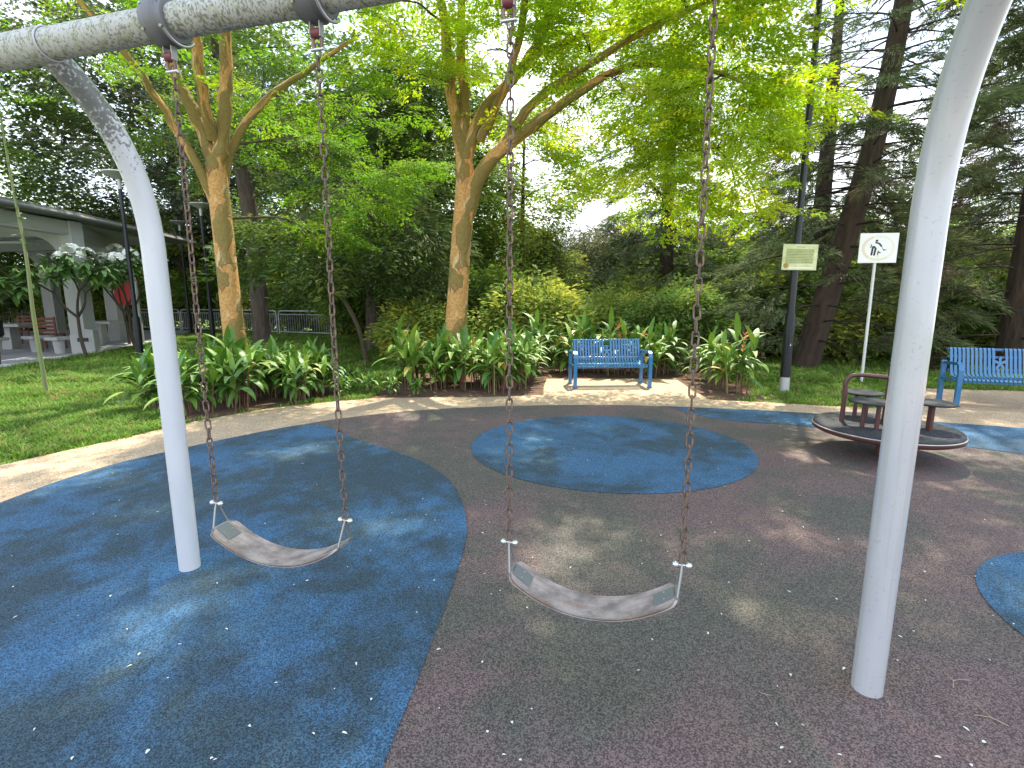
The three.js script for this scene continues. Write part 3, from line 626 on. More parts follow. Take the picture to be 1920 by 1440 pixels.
{
  const s = group('litter_bin', 'pale concrete bin with sloped top beside the near pavilion column', 'bin', [-11.75, 0, 13.9], 0.4);
  const sh = new THREE.Shape([[-0.25, 0], [0.25, 0], [0.25, 0.62], [0.12, 0.66], [-0.25, 0.52]].map(([x, y]) => new THREE.Vector2(x, y)));
  part('body', new THREE.ExtrudeGeometry(sh, { depth: 0.42, bevelEnabled: true, bevelSize: 0.012, bevelThickness: 0.012, bevelSegments: 2 }).translate(0, 0.012, -0.21), mConc, s);
  part('opening', rbox(0.24, 0.1, 0.02, 0.004, 0.02, 0.4, 0.232), mBlack, s);
  const r = group('red_banner', 'small red banner hung on a grey post behind the lamp post', 'banner', [-12.45, 0, 17.0], 0.2);
  part('post', cyl(0.06, 0.06, 2.2, 12), mGalv, r); part('cloth', rbox(0.62, 0.9, 0.03, 0.01, -0.32, 1.75, 0.05), mRed, r);
  const k = group('backpack', 'black bag with orange flap on a seat at the picture edge', 'bag', [-13.75, 0.475, 13.4], 0.4);
  part('body', rbox(0.42, 0.5, 0.28, 0.1, 0, 0.25, 0), mBlack, k); part('flap', rbox(0.36, 0.1, 0.24, 0.045, 0, 0.53, 0), std({ color: lin(0.5, 0.16, 0.03), roughness: 0.7 }), k);
  stool(-13.75, 13.4, 'concrete stool under the black bag');
}
// galvanised crowd-barrier panels along the far lawn
function railing(x0, d0, x1, d1, label) {
  const len = Math.hypot(x1 - x0, d1 - d0), g = group('railing_panel', label, 'railing', [(x0 + x1) / 2, 0, (d0 + d1) / 2], Math.atan2(d1 - d0, x1 - x0), 'galvanised railing panels at the back of the lawn');
  const h = len / 2 - 0.03, P = (x, y) => new THREE.Vector3(x, y, 0);
  part('frame', tube([P(-h, 0), P(-h, 0.12), P(-h, 0.85), P(-h + 0.04, 0.96), P(-h + 0.14, 1.0), P(0, 1.0), P(h - 0.14, 1.0), P(h - 0.04, 0.96), P(h, 0.85), P(h, 0.12), P(h, 0)], 0.028, 8), mGalv, g);
  part('rail', tube([P(-h, 0.14), P(h, 0.14)], 0.022, 8), mGalv, g); part('rail', tube([P(-h, 0.86), P(h, 0.86)], 0.018, 8), mGalv, g);
  const bg = cyl(0.009, 0.009, 0.72, 6, 0, 0.14, 0), n = Math.round(2 * h / 0.13);
  for (let i = 1; i < n; i++) { const m = part('bar', bg, mGalv, g); m.position.x = -h + 2 * h * i / n; }
}
railing(-9.75, 21.2, -7.0, 20.0, 'galvanised railing panel ending at the swing chain');
railing(-12.6, 22.6, -9.85, 21.3, 'galvanised railing panel behind the brown tree trunk');
railing(-15.5, 23.8, -12.7, 22.7, 'galvanised railing panel behind the left orange trunk');
railing(-18.4, 24.8, -15.6, 23.9, 'galvanised railing panel next to the pavilion');
railing(-24.0, 24.9, -21.2, 24.9, 'galvanised railing panel at the back of the pavilion');
railing(-27.0, 24.9, -24.1, 24.9, 'galvanised railing panel farthest behind the pavilion');

// ------------------------------------------------------------------ foliage building blocks
const UP = new THREE.Vector3(0, 1, 0);
// a spray: leaves set along a main twig and its side twigs, lying roughly in the x-z plane, growing along +x
function sprayGeo(seed, { n = 80, len = 0.55, side = 0.24, L = 0.06, W = 0.028, tilt = 0.5, droop = 0.12, lift = 0.05, hang = 0 }) {
  const r = mulberry(seed), pos = [], idx = [];
  const d = new THREE.Vector3(), s = new THREE.Vector3(), u = new THREE.Vector3(), p = new THREE.Vector3();
  for (let i = 0; i < n; i++) {
    const t = Math.pow(r(), 0.8), sg = r() < 0.5 ? -1 : 1, q = r() * side * (1 - 0.55 * t);
    p.set(t * len + q * 0.7, rr(-lift, lift, r) - droop * (t * t + q) - hang * r() * r(), sg * q);
    const az = sg * rr(0.3, 1.3, r);
    d.set(Math.cos(az), rr(-0.5, 0.25, r) - hang, Math.sin(az)).normalize();
    u.set(rr(-tilt, tilt, r), 1, rr(-tilt, tilt, r)).normalize(); s.crossVectors(d, u).normalize(); u.crossVectors(s, d);
    const l = L * rr(0.7, 1.25, r), w = W * rr(0.75, 1.2, r), b = pos.length / 3;
    pos.push(p.x, p.y, p.z);
    for (const [a, k, h] of [[0.45, -0.5, 0.12], [1, 0, -0.18], [0.45, 0.5, 0.12]]) pos.push(p.x + d.x * l * a + s.x * w * k + u.x * w * h, p.y + d.y * l * a + s.y * w * k + u.y * w * h, p.z + d.z * l * a + s.z * w * k + u.z * w * h);
    idx.push(b, b + 1, b + 2, b, b + 2, b + 3);
  }
  let g = new THREE.BufferGeometry(); g.setAttribute('position', new THREE.Float32BufferAttribute(pos, 3)); g.setIndex(idx);
  g = g.toNonIndexed(); g.computeVertexNormals(); return g;
}
function needleGeo(seed, { n = 70, len = 0.6, L = 0.16, W = 0.012, side = 0.2, droop = 0.15 }) {
  const r = mulberry(seed), pos = [];
  for (let i = 0; i < n; i++) {
    const t = Math.pow(r(), 0.75), sg = r() < 0.5 ? -1 : 1, q = r() * side * (1.1 - 0.7 * t), l = L * rr(0.6, 1.3, r), az = sg * rr(0.2, 0.9, r), el = rr(-0.5, 0.35, r);
    const p = [t * len + 0.5 * q, -droop * t * t - 0.1 * q + rr(-0.03, 0.03, r), sg * q];
    const d = [Math.cos(az) * Math.cos(el), Math.sin(el) - 0.15, Math.sin(az) * Math.cos(el)], w = W * rr(0.7, 1.4, r), ro = r() * 3.14;
    const sx = -Math.sin(az) * Math.cos(ro), sy = Math.sin(ro), sz = Math.cos(az) * Math.cos(ro);
    const a = p, m1 = [p[0] + d[0] * l * 0.5 + sx * w, p[1] + d[1] * l * 0.5 + sy * w, p[2] + d[2] * l * 0.5 + sz * w], m2 = [p[0] + d[0] * l * 0.5 - sx * w, p[1] + d[1] * l * 0.5 - sy * w, p[2] + d[2] * l * 0.5 - sz * w], e = [p[0] + d[0] * l, p[1] + d[1] * l, p[2] + d[2] * l];
    pos.push(...a, ...m1, ...e, ...a, ...e, ...m2);
  }
  const g = new THREE.BufferGeometry(); g.setAttribute('position', new THREE.Float32BufferAttribute(pos, 3)); g.computeVertexNormals(); return g;
}
const SPRAY = {
  fine: [1, 2, 3].map((s) => sprayGeo(s, { n: 95, len: 0.6, side: 0.3, L: 0.066, W: 0.032, tilt: 0.45, droop: 0.1, lift: 0.035 })),
  broad: [4, 5].map((s) => sprayGeo(s, { n: 64, len: 1.0, side: 0.55, L: 0.17, W: 0.075, tilt: 0.9, droop: 0.25, lift: 0.22 })),
  far: [6, 7].map((s) => sprayGeo(s, { n: 64, len: 1.5, side: 0.9, L: 0.26, W: 0.13, tilt: 0.9, droop: 0.35, lift: 0.4 })),
  shrub: [8, 9].map((s) => sprayGeo(s, { n: 60, len: 0.5, side: 0.3, L: 0.12, W: 0.05, tilt: 1, droop: 0.1, lift: 0.14 })),
  bamboo: [10, 11].map((s) => sprayGeo(s, { n: 70, len: 0.9, side: 0.5, L: 0.2, W: 0.028, tilt: 0.9, droop: 0.5, lift: 0.15, hang: 0.35 })),
  needle: [12, 13].map((s) => needleGeo(s, { n: 110, len: 0.75, L: 0.2, W: 0.011, side: 0.3, droop: 0.18 })),
};
function orient(dir, tiltUp, roll) {
  const x = dir.clone().normalize(), z = new THREE.Vector3().crossVectors(x, tiltUp).normalize(), y = new THREE.Vector3().crossVectors(z, x);
  const q = new THREE.Quaternion().setFromRotationMatrix(new THREE.Matrix4().makeBasis(x, y, z));
  return q.multiply(new THREE.Quaternion().setFromAxisAngle(new THREE.Vector3(1, 0, 0), roll));
}
// leaf gaps cut into the crowns on purpose, so sun falls on chosen ground
const SPOTS = [[0.24, 3.06, 0.3], [0.08, 5.1, 0.28], [-1.19, 6.1, 0.3], [0.52, 5.95, 0.22], [1.08, 5.83, 0.22], [1.23, 2.2, 0.12], [-2.03, 4.61, 0.24], [-2.45, 4.75, 0.16], [-1.75, 2.62, 0.14], [-2.2, 2.42, 0.12], [-1.72, 2.06, 0.12], [-1.3, 1.95, 0.08], [3.9, 4.6, 0.16], [2.23, 6.3, 0.24], [-3.5, 4.0, 0.22], [1.5, 5.3, 0.14]];
function sunGround(p) { const k = p.y / SUN.y; return [p.x - SUN.x * k, -(p.z - SUN.z * k)]; }
function keepLeaf(p, r) {
  const [x, d] = sunGround(p);
  if (x < -3.7 && d < 7.2 && d > 1.5) return r() < 0.1;
  if (x < -4 && d >= 7.2) return r() < 0.45;                              // the sunny stretch of path and lawn
  if (d > 6.6 && d < 7.9 && x < -0.5) return r() < 0.25;
  if (d > 6.9 && d < 9.6 && x > -0.3 && x < 6) return r() < 0.45;
  if (x > 3 && d > 8.6 && d < 12) return r() < 0.12;
  if (x > 3 && d > 7.6) return r() < 0.35;
  for (const [a, b, q] of SPOTS) { const e = Math.hypot(x - a, d - b); if (e < q + 0.1) return false; }
  return true;
}
const D = new THREE.Vector3();
// trunk + limbs given in metres, leaf masses as ellipsoids; branches grow from the nearest wood to every mass
function padTree(o) {
  const r = mulberry(o.seed), B = new THREE.Vector3(o.base[0], 0, -o.base[1]);
  const t = group(o.name, o.label, 'tree', [o.base[0], 0, o.base[1]], 0, o.group);
  const nodes = [];
  const wood = (pts, n, seg, addFrom = 0, wob = 0) => {
    const c = curve(pts.map(([x, y, d]) => V(x, y, d).sub(B)), seg), rad = c.map((_, i) => { const f = i / seg * (pts.length - 1), k = Math.min(pts.length - 2, Math.floor(f)); return pts[k][3] + (pts[k + 1][3] - pts[k][3]) * (f - k); });
    if (wob) c.forEach((p, i) => { if (i && i < seg) p.add(new THREE.Vector3(rr(-wob, wob, r), rr(-wob, wob, r) * 0.4, rr(-wob, wob, r))); });
    c.forEach((p, i) => { if (i / seg >= addFrom) nodes.push({ p, r: rad[i] }); });
    return tube(c, rad, n, true);
  };
  const tr = part('trunk', wood(o.trunk, o.sides || 14, 22, o.from ?? 0.75), o.bark, t);
  for (const l of o.limbs || []) part('limb', wood(l, 10, 18, 0.2, 0.025), o.bark3 || o.bark, tr);
  const twigs = [], list = [[], [], []], G = o.spray, ns = G.length;
  for (const [px, py, pd, rx, ry, n] of o.pads) {
    const c = V(px, py, pd).sub(B);
    let best = null, bd = 1e9;
    for (const q of nodes) { const e = q.p.distanceTo(c) + Math.max(0, q.p.y - c.y) * 0.8 + (q.r < 0.012 ? 0.4 : 0); if (e < bd) { bd = e; best = q; } }
    const dist = best.p.distanceTo(c), mid = best.p.clone().lerp(c, 0.5).add(new THREE.Vector3(rr(-0.1, 0.1, r) * dist, (o.arch ?? 0.1) * dist, rr(-0.1, 0.1, r) * dist));
    const sub = curve([best.p, best.p.clone().lerp(mid, 0.5).add(new THREE.Vector3(rr(-0.04, 0.04, r) * dist, 0.02 * dist, rr(-0.04, 0.04, r) * dist)), mid, c], 10);
    const r0 = Math.min(best.r * 0.65, 0.012 + 0.013 * dist), rad = sub.map((_, i) => r0 + (0.007 - r0) * i / 10);
    twigs.push(tube(sub, rad, 6, false)); sub.forEach((p, i) => { if (i > 2) nodes.push({ p, r: rad[i] }); });
    for (let k = 0; k < n; k++) {
      const a = r() * 6.283, q = Math.sqrt(r()), y = rr(-1, 1, r) * Math.sqrt(Math.max(0, 1 - q * q * 0.8));
      const e = c.clone().add(new THREE.Vector3(Math.cos(a) * q * rx, y * ry, Math.sin(a) * q * rx)), s0 = sub[4 + Math.floor(r() * 7)];
      const m = s0.clone().lerp(e, 0.5); m.y += 0.12 * s0.distanceTo(e);
      const tw = [s0, m, e];
      if (k % 2 === 0 || o.allTwigs) twigs.push(tube(tw, [0.006, 0.004, 0.002], 3, false));
      for (let j = 0; j < (o.per || 3); j++) {
        const f = 0.45 + 0.55 * (j + r()) / (o.per || 3), p = f < 0.5 ? s0.clone().lerp(m, f * 2) : m.clone().lerp(e, f * 2 - 1);
        D.copy(e).sub(s0).normalize(); D.x += rr(-0.6, 0.6, r); D.z += rr(-0.6, 0.6, r); D.y = D.y * 0.35 + rr(-0.15, 0.1, r);
        const w = p.clone().add(B).addScaledVector(D, 0.25);
        if (o.cull && !keepLeaf(w, r)) continue;
        const tone = rr(0.72, 1.3, r), yel = Math.pow(r(), 3);
        list[Math.floor(r() * ns)].push([M4(p, orient(D, new THREE.Vector3(rr(-0.3, 0.3, r), 1, rr(-0.3, 0.3, r)), rr(-0.4, 0.4, r)), (o.scale || 1) * rr(0.75, 1.25, r)), lin(o.leaf[0] * tone * (1 + 0.8 * yel), o.leaf[1] * tone * (1 + 0.25 * yel), o.leaf[2] * tone)]);
      }
    }
  }
  if (twigs.length) part('branches', merge(twigs), o.bark2 || o.bark, t, { kind: 'stuff' });
  G.forEach((g, i) => { if (list[i].length) copies('crown', g, o.mat || mLeaf, list[i], t); });
  return t;
}
// leaf masses spread over the shell and inside of an ellipsoid crown
function crownPads(seed, cx, cy, cd, rx, ry, count, pr, n) {
  const r = mulberry(seed), out = [];
  for (let i = 0; i < count; i++) {
    const a = i * 2.399963 + rr(-0.3, 0.3, r), y = -0.85 + 1.8 * ((i + 0.5) / count), q = Math.sqrt(Math.max(0.05, 1 - y * y * 0.9)) * rr(0.5, 0.95, r);
    out.push([cx + Math.cos(a) * q * rx, cy + y * ry, cd + Math.sin(a) * q * rx, pr * rr(0.75, 1.3, r), pr * rr(0.4, 0.65, r), n]);
  }
  return out.sort((a, b) => Math.hypot(a[0] - cx, a[2] - cd) - Math.hypot(b[0] - cx, b[2] - cd));
}

// ------------------------------------------------------------------ the two orange-barked trees
const BRIGHT = [0.2, 0.38, 0.02];
padTree({
  name: 'orange_bark_tree', label: 'tree with flaking orange and olive trunk rising from the bed behind the farther swing', seed: 101, base: [-4.86, 8.9], bark: mBarkO, bark3: mBarkL, bark2: mBarkG, spray: SPRAY.fine, leaf: BRIGHT, cull: true, from: 0.6,
  trunk: [[-4.84, -0.1, 8.9, 0.25], [-4.85, 0.25, 8.9, 0.2], [-4.89, 1.1, 8.9, 0.178], [-4.92, 2.05, 8.92, 0.165], [-4.95, 3.0, 8.95, 0.165], [-4.98, 3.6, 8.97, 0.17], [-4.98, 4.0, 9, 0.1]],
  limbs: [
    [[-5.0, 3.75, 9.0, 0.12], [-5.2, 4.5, 8.9, 0.1], [-5.4, 5.1, 8.8, 0.085], [-5.6, 6.1, 8.6, 0.07], [-5.9, 7.6, 8.2, 0.045]],
    [[-4.95, 3.6, 8.95, 0.13], [-4.78, 4.5, 9.0, 0.11], [-4.68, 5.3, 9.0, 0.095], [-4.5, 6.6, 8.8, 0.07], [-4.2, 8.2, 8.3, 0.04]],
    [[-4.97, 2.7, 8.95, 0.09], [-5.1, 3.4, 8.85, 0.075], [-5.4, 4.25, 8.6, 0.06], [-5.65, 4.9, 8.3, 0.05], [-6.1, 5.7, 7.8, 0.04]],
    [[-4.95, 3.3, 9.0, 0.09], [-4.8, 4.0, 9.15, 0.075], [-4.4, 4.9, 9.6, 0.06], [-3.7, 5.6, 10, 0.05], [-2.9, 6.2, 10.2, 0.03]],
    [[-4.95, 4.1, 8.9, 0.09], [-4.6, 5.4, 8.0, 0.075], [-4.0, 6.6, 6.9, 0.055], [-3.3, 7.2, 5.8, 0.03]],
  ],
  pads: [
    [-3.6, 4.1, 9.6, 1.1, 0.35, 30], [-2.6, 4.9, 9.4, 1.1, 0.4, 30], [-4.0, 5.0, 10.2, 1.2, 0.5, 28], [-3.0, 3.3, 10.4, 1.0, 0.4, 22], [-2.2, 4.0, 10.6, 0.9, 0.35, 20], [-3.9, 2.75, 10.4, 0.8, 0.3, 16],
    [-6.2, 4.6, 8.6, 1.0, 0.4, 22], [-7.2, 5.2, 8.4, 1.2, 0.4, 24], [-5.6, 5.5, 8.2, 1.1, 0.4, 26], [-6.4, 6.2, 7.6, 1.2, 0.4, 24], [-4.6, 5.8, 8.0, 1.1, 0.4, 24], [-3.4, 5.8, 8.4, 1.1, 0.4, 26], [-7.4, 6.0, 10, 1.3, 0.5, 22],
    [-4.2, 6.8, 7.0, 1.3, 0.5, 26], [-2.8, 6.6, 7.4, 1.2, 0.4, 26], [-5.6, 7.6, 8.0, 1.4, 0.5, 22], [-3.8, 8.2, 8.4, 1.5, 0.5, 22], [-2.6, 7.6, 5.6, 1.2, 0.4, 24], [-3.9, 7.2, 5.4, 1.1, 0.4, 18], [-1.6, 7.4, 6.6, 1.2, 0.4, 24], [-1.2, 7.9, 5.2, 1.2, 0.4, 24], [-1.9, 8.2, 4.4, 1.1, 0.4, 20], [-2.9, 8.4, 6.6, 1.4, 0.4, 22], [-2.2, 9.0, 5.6, 1.4, 0.4, 26], [-1.2, 9.2, 6.8, 1.4, 0.4, 26], [-0.8, 9.3, 4.6, 1.4, 0.4, 26], [-2.6, 9.3, 3.8, 1.3, 0.4, 24], [-3.2, 9.6, 7.6, 1.4, 0.4, 22], [-1.6, 9.8, 3.2, 1.3, 0.4, 22], [-1.8, 8.9, 7.9, 1.3, 0.4, 28], [-2.6, 9.4, 8.8, 1.3, 0.4, 24], [-1.0, 9.4, 9.2, 1.4, 0.4, 28],
  ],
});
padTree({
  name: 'orange_bark_tree', label: 'tree with smooth orange trunk and spreading limbs behind the centre flower bed', seed: 202, base: [-1.04, 9.4], bark: mBarkO, bark3: mBarkL, bark2: mBarkD, spray: SPRAY.fine, leaf: [0.4, 0.57, 0.016], cull: true, from: 0.7,
  trunk: [[-1.12, -0.1, 9.4, 0.27], [-1.08, 0.5, 9.4, 0.215], [-1.0, 1.5, 9.4, 0.19], [-0.92, 2.5, 9.4, 0.175], [-0.85, 3.1, 9.4, 0.185], [-0.82, 3.6, 9.4, 0.17], [-0.8, 3.95, 9.4, 0.1]],
  limbs: [
    [[-0.84, 3.4, 9.4, 0.14], [-0.9, 4.25, 9.4, 0.12], [-1.03, 4.95, 9.35, 0.1], [-1.08, 5.6, 9.3, 0.09], [-1.25, 6.9, 9.1, 0.06], [-1.5, 8.2, 8.8, 0.03]],
    [[-0.86, 4.0, 9.4, 0.11], [-0.82, 4.95, 9.4, 0.09], [-0.88, 5.6, 9.4, 0.08], [-0.8, 7.0, 9.3, 0.05], [-0.5, 8.4, 8.8, 0.03]],
    [[-0.82, 3.9, 9.4, 0.12], [-0.5, 4.68, 9.3, 0.1], [0.0, 5.12, 9.2, 0.09], [0.36, 5.5, 9.0, 0.08], [0.75, 6.1, 8.6, 0.06], [1.4, 7.2, 7.8, 0.035]],
    [[-0.86, 2.85, 9.38, 0.15], [-0.66, 3.4, 9.25, 0.14], [-0.27, 3.88, 9.0, 0.115], [0.27, 4.22, 8.8, 0.095], [0.88, 4.56, 8.5, 0.075], [1.7, 4.9, 8.2, 0.055], [2.5, 4.75, 7.8, 0.035], [3.2, 4.4, 7.5, 0.02]],
    [[-0.3, 3.85, 9.0, 0.085], [0.35, 4.6, 8.7, 0.07], [1.05, 4.92, 8.3, 0.06], [1.7, 5.15, 7.9, 0.045], [2.8, 5.4, 7.3, 0.03], [3.9, 5.5, 7.0, 0.02]],
    [[-0.55, 4.2, 9.3, 0.08], [-0.2, 4.75, 9.0, 0.07], [0.1, 5.4, 8.6, 0.06], [0.25, 6.3, 8.0, 0.05], [0.5, 7.4, 6.8, 0.03]],
    [[0.3, 5.4, 9.0, 0.06], [1.3, 5.9, 9.4, 0.05], [2.6, 6.2, 9.8, 0.03]],
  ],
  pads: [
    [1.6, 4.6, 8.0, 1.0, 0.4, 30], [2.3, 4.1, 7.6, 0.9, 0.4, 34], [2.9, 3.6, 7.6, 0.9, 0.4, 32], [2.0, 3.3, 8.2, 0.8, 0.35, 26], [2.9, 4.5, 7.4, 0.8, 0.4, 32], [2.6, 5.5, 7.0, 0.9, 0.4, 28], [2.6, 5.1, 7.8, 1.0, 0.4, 34], [3.4, 3.0, 8.0, 0.7, 0.3, 20], [1.5, 3.6, 8.8, 0.7, 0.3, 18], [2.5, 2.9, 8.6, 0.6, 0.3, 14], [3.0, 4.0, 7.9, 0.7, 0.35, 22], [4.9, 4.6, 8.9, 0.9, 0.4, 14], [1.2, 5.2, 8.4, 0.9, 0.4, 26], [0.6, 5.6, 8.6, 0.9, 0.4, 22],
    [0.0, 4.5, 9.6, 0.8, 0.35, 16], [-0.4, 5.4, 8.8, 0.9, 0.4, 20], [-1.5, 5.1, 9.0, 0.8, 0.35, 20], [-1.8, 6.0, 8.6, 1.0, 0.4, 20], [0.2, 6.2, 8.0, 1.0, 0.4, 22],
    [1.8, 6.2, 7.2, 1.2, 0.4, 26], [3.2, 6.2, 6.8, 1.2, 0.4, 26], [4.6, 5.8, 7.0, 1.1, 0.4, 24], [0.6, 7.0, 6.8, 1.2, 0.4, 26], [2.2, 7.2, 6.2, 1.3, 0.4, 26], [3.8, 7.2, 6.0, 1.3, 0.4, 24], [-0.6, 7.6, 7.6, 1.3, 0.4, 24], [0.2, 7.8, 5.4, 1.3, 0.4, 26], [1.6, 8.0, 4.8, 1.3, 0.4, 26], [3.0, 8.2, 4.8, 1.3, 0.4, 24], [5.0, 7.0, 6.2, 1.3, 0.4, 22], [0.6, 8.6, 4.0, 1.2, 0.4, 22], [2.4, 8.8, 3.8, 1.2, 0.4, 22], [5.6, 8.0, 5.2, 1.3, 0.4, 20], [-0.6, 8.6, 4.0, 1.2, 0.4, 20], [1.6, 8.6, 6.6, 1.4, 0.4, 22], [4.2, 8.8, 4.0, 1.3, 0.4, 20], [1.6, 6.3, 9.6, 1.2, 0.4, 18], [2.8, 6.3, 9.6, 1.2, 0.4, 18], [0.4, 9.4, 5.6, 1.5, 0.4, 28], [1.8, 9.5, 5.0, 1.5, 0.4, 28], [3.4, 9.4, 5.6, 1.5, 0.4, 28], [0.8, 9.8, 3.4, 1.4, 0.4, 26], [2.6, 10, 3.2, 1.4, 0.4, 26], [4.6, 9.6, 4.2, 1.5, 0.4, 26], [3.6, 8.0, 7.4, 1.4, 0.4, 24], [5.4, 9.2, 6.4, 1.5, 0.4, 26], [6.4, 8.6, 5.6, 1.4, 0.4, 24], [1.0, 8.4, 7.8, 1.4, 0.4, 24], [0.0, 10, 4.4, 1.4, 0.4, 24], [6.0, 9.8, 4.2, 1.4, 0.4, 22], [3.8, 10.2, 2.8, 1.4, 0.4, 22], [-0.4, 9.0, 8.4, 1.4, 0.4, 28], [0.4, 9.2, 9.4, 1.4, 0.4, 28], [1.4, 9.6, 8.4, 1.4, 0.4, 26], [2.6, 9.6, 7.6, 1.4, 0.4, 24], [0.4, 9.6, 7.0, 1.4, 0.4, 26],
  ],
});

// ------------------------------------------------------------------ dark conifers
function conifer(o) {
  const r = mulberry(o.seed), B = new THREE.Vector3(o.base[0], 0, -o.base[1]);
  const t = group(o.name || 'conifer_tree', o.label, 'tree', [o.base[0], 0, o.base[1]], 0, o.group);
  const c = curve(o.trunk.map(([x, y, d]) => V(x, y, d).sub(B)), 24), n = o.trunk.length - 1;
  const rad = c.map((_, i) => { const f = i / 24 * n, k = Math.min(n - 1, Math.floor(f)); return o.trunk[k][3] + (o.trunk[k + 1][3] - o.trunk[k][3]) * (f - k); });
  part('trunk', tube(c, rad, 12), mBarkC, t);
  const twigs = [], list = [[], []], H = c[24].y, pt = new THREE.CatmullRomCurve3(c);
  for (let y = o.low; y < H - 0.2; y += o.step || 0.42) {
    const f = y / H, p0 = pt.getPoint(clamp(f)), a0 = r() * 6.28, m = o.arms || 5;
    for (let k = 0; k < m; k++) {
      const a = a0 + k * 6.283 / m + rr(-0.35, 0.35, r), len = (o.reach || 3) * (1 - 0.72 * Math.pow(f, 1.5)) * rr(0.65, 1.15, r);
      const dir = new THREE.Vector3(Math.cos(a), 0, Math.sin(a)), el = rr(0.0, 0.3, r);
      const b = [0, 0.3, 0.6, 0.85, 1].map((q) => p0.clone().addScaledVector(dir, len * q).add(new THREE.Vector3(0, len * (el * q - 0.42 * q * q + 0.12 * q * q * q), 0)));
      b.forEach((p, i) => { if (i) p.add(new THREE.Vector3(rr(-0.06, 0.06, r) * len * 0.4, rr(-0.05, 0.05, r) * len * 0.4, rr(-0.06, 0.06, r) * len * 0.4)); });
      twigs.push(tube(b, [0.024, 0.017, 0.011, 0.007, 0.003], 5, false));
      const bc = new THREE.CatmullRomCurve3(b), num = Math.round(len * (o.dense || 3.6));
      for (let i = 0; i < num; i++) {
        const q = rr(0.28, 1, r), p = bc.getPoint(q), sg = r() < 0.5 ? 1 : -1, az = a + sg * rr(0.2, 1.0, r);
        D.set(Math.cos(az), rr(-0.35, 0.1, r), Math.sin(az));
        const w = p.clone().add(B).addScaledVector(D, 0.3); if (o.cull && ((w.z > -9.8 && w.y < 3.2) || (w.y < 5.5 ? r() < 0.2 : !keepLeaf(w, r)))) continue;
        const tone = rr(0.6, 1.35, r), br = r() < (o.brown || 0.05) ? 1 : 0;
        list[i & 1].push([M4(p, orient(D, UP, rr(-0.7, 0.7, r)), rr(0.6, 1.05, r) * (o.scale || 1)), br ? lin(0.13 * tone, 0.085 * tone, 0.04 * tone) : lin(o.leaf[0] * tone, o.leaf[1] * tone, o.leaf[2] * tone)]);
      }
      // bare side twigs near the trunk
      for (let i = 0; i < 2; i++) { const q = rr(0.1, 0.5, r), p = bc.getPoint(q), az = a + rr(-1, 1, r), e = p.clone().add(new THREE.Vector3(Math.cos(az) * 0.6, rr(-0.3, 0.05, r), Math.sin(az) * 0.6)); twigs.push(tube([p, p.clone().lerp(e, 0.5).add(new THREE.Vector3(0, 0.04, 0)), e], [0.007, 0.005, 0.003], 3, false)); }
    }
  }
  part('branches', merge(twigs), mBarkC, t, { kind: 'stuff' });
  list.forEach((l, i) => copies('crown', SPRAY.needle[i], mNeedle, l, t));
  return t;
}
const NEEDLE = [0.13, 0.165, 0.06];
conifer({ label: 'dark conifer with leaning trunk between the tall lamp post and the dog sign', seed: 31, base: [6.4, 11], low: 1.9, reach: 2.9, leaf: NEEDLE, cull: true, dense: 3.8,
  trunk: [[6.38, -0.1, 11, 0.34], [6.5, 0.4, 11, 0.27], [6.8, 1.73, 11, 0.24], [7.14, 3.26, 11, 0.22], [7.41, 4.72, 11, 0.2], [7.57, 6.02, 11, 0.18], [7.68, 7.3, 11, 0.16], [7.75, 10, 11, 0.1], [7.8, 12.5, 11, 0.03]] });
conifer({ label: 'dark conifer at the right picture edge behind the cut-off bench', seed: 32, base: [10.5, 10.5], low: 1.9, reach: 3.2, leaf: [0.14, 0.165, 0.06], cull: true, brown: 0.16, dense: 3.8,
  trunk: [[10.5, -0.1, 10.5, 0.4], [10.5, 0.5, 10.5, 0.33], [10.5, 3, 10.5, 0.29], [10.4, 6, 10.5, 0.22], [10.3, 9, 10.5, 0.14], [10.3, 12, 10.5, 0.03]] });
conifer({ label: 'dark conifer with straight trunk behind the bench and its flowers', seed: 33, base: [4.8, 16], low: 1.0, reach: 1.9, cull: true, leaf: [0.12, 0.155, 0.06], arms: 6, dense: 4,
  trunk: [[4.8, -0.1, 16, 0.26], [4.78, 2, 16, 0.22], [4.72, 5, 16, 0.18], [4.7, 9, 16, 0.1], [4.7, 12, 16, 0.03]] });
conifer({ label: 'dense dark conifer standing behind the leaning conifer', seed: 34, base: [9.0, 15.5], low: 1.0, reach: 2.3, cull: true, leaf: [0.125, 0.155, 0.058], arms: 6, brown: 0.08, dense: 3.8,
  trunk: [[9, -0.1, 15.5, 0.3], [9.1, 3, 15.5, 0.25], [9.1, 7, 15.5, 0.17], [9, 13, 15.5, 0.03]] });
conifer({ label: 'conifer with rusty brown tips farthest to the right', seed: 35, base: [14.5, 14.5], low: 1.2, reach: 2.8, leaf: [0.145, 0.165, 0.06], brown: 0.25, arms: 6,
  trunk: [[14.5, -0.1, 14.5, 0.34], [14.5, 4, 14.5, 0.28], [14.4, 8, 14.5, 0.18], [14.4, 14, 14.5, 0.03]] });

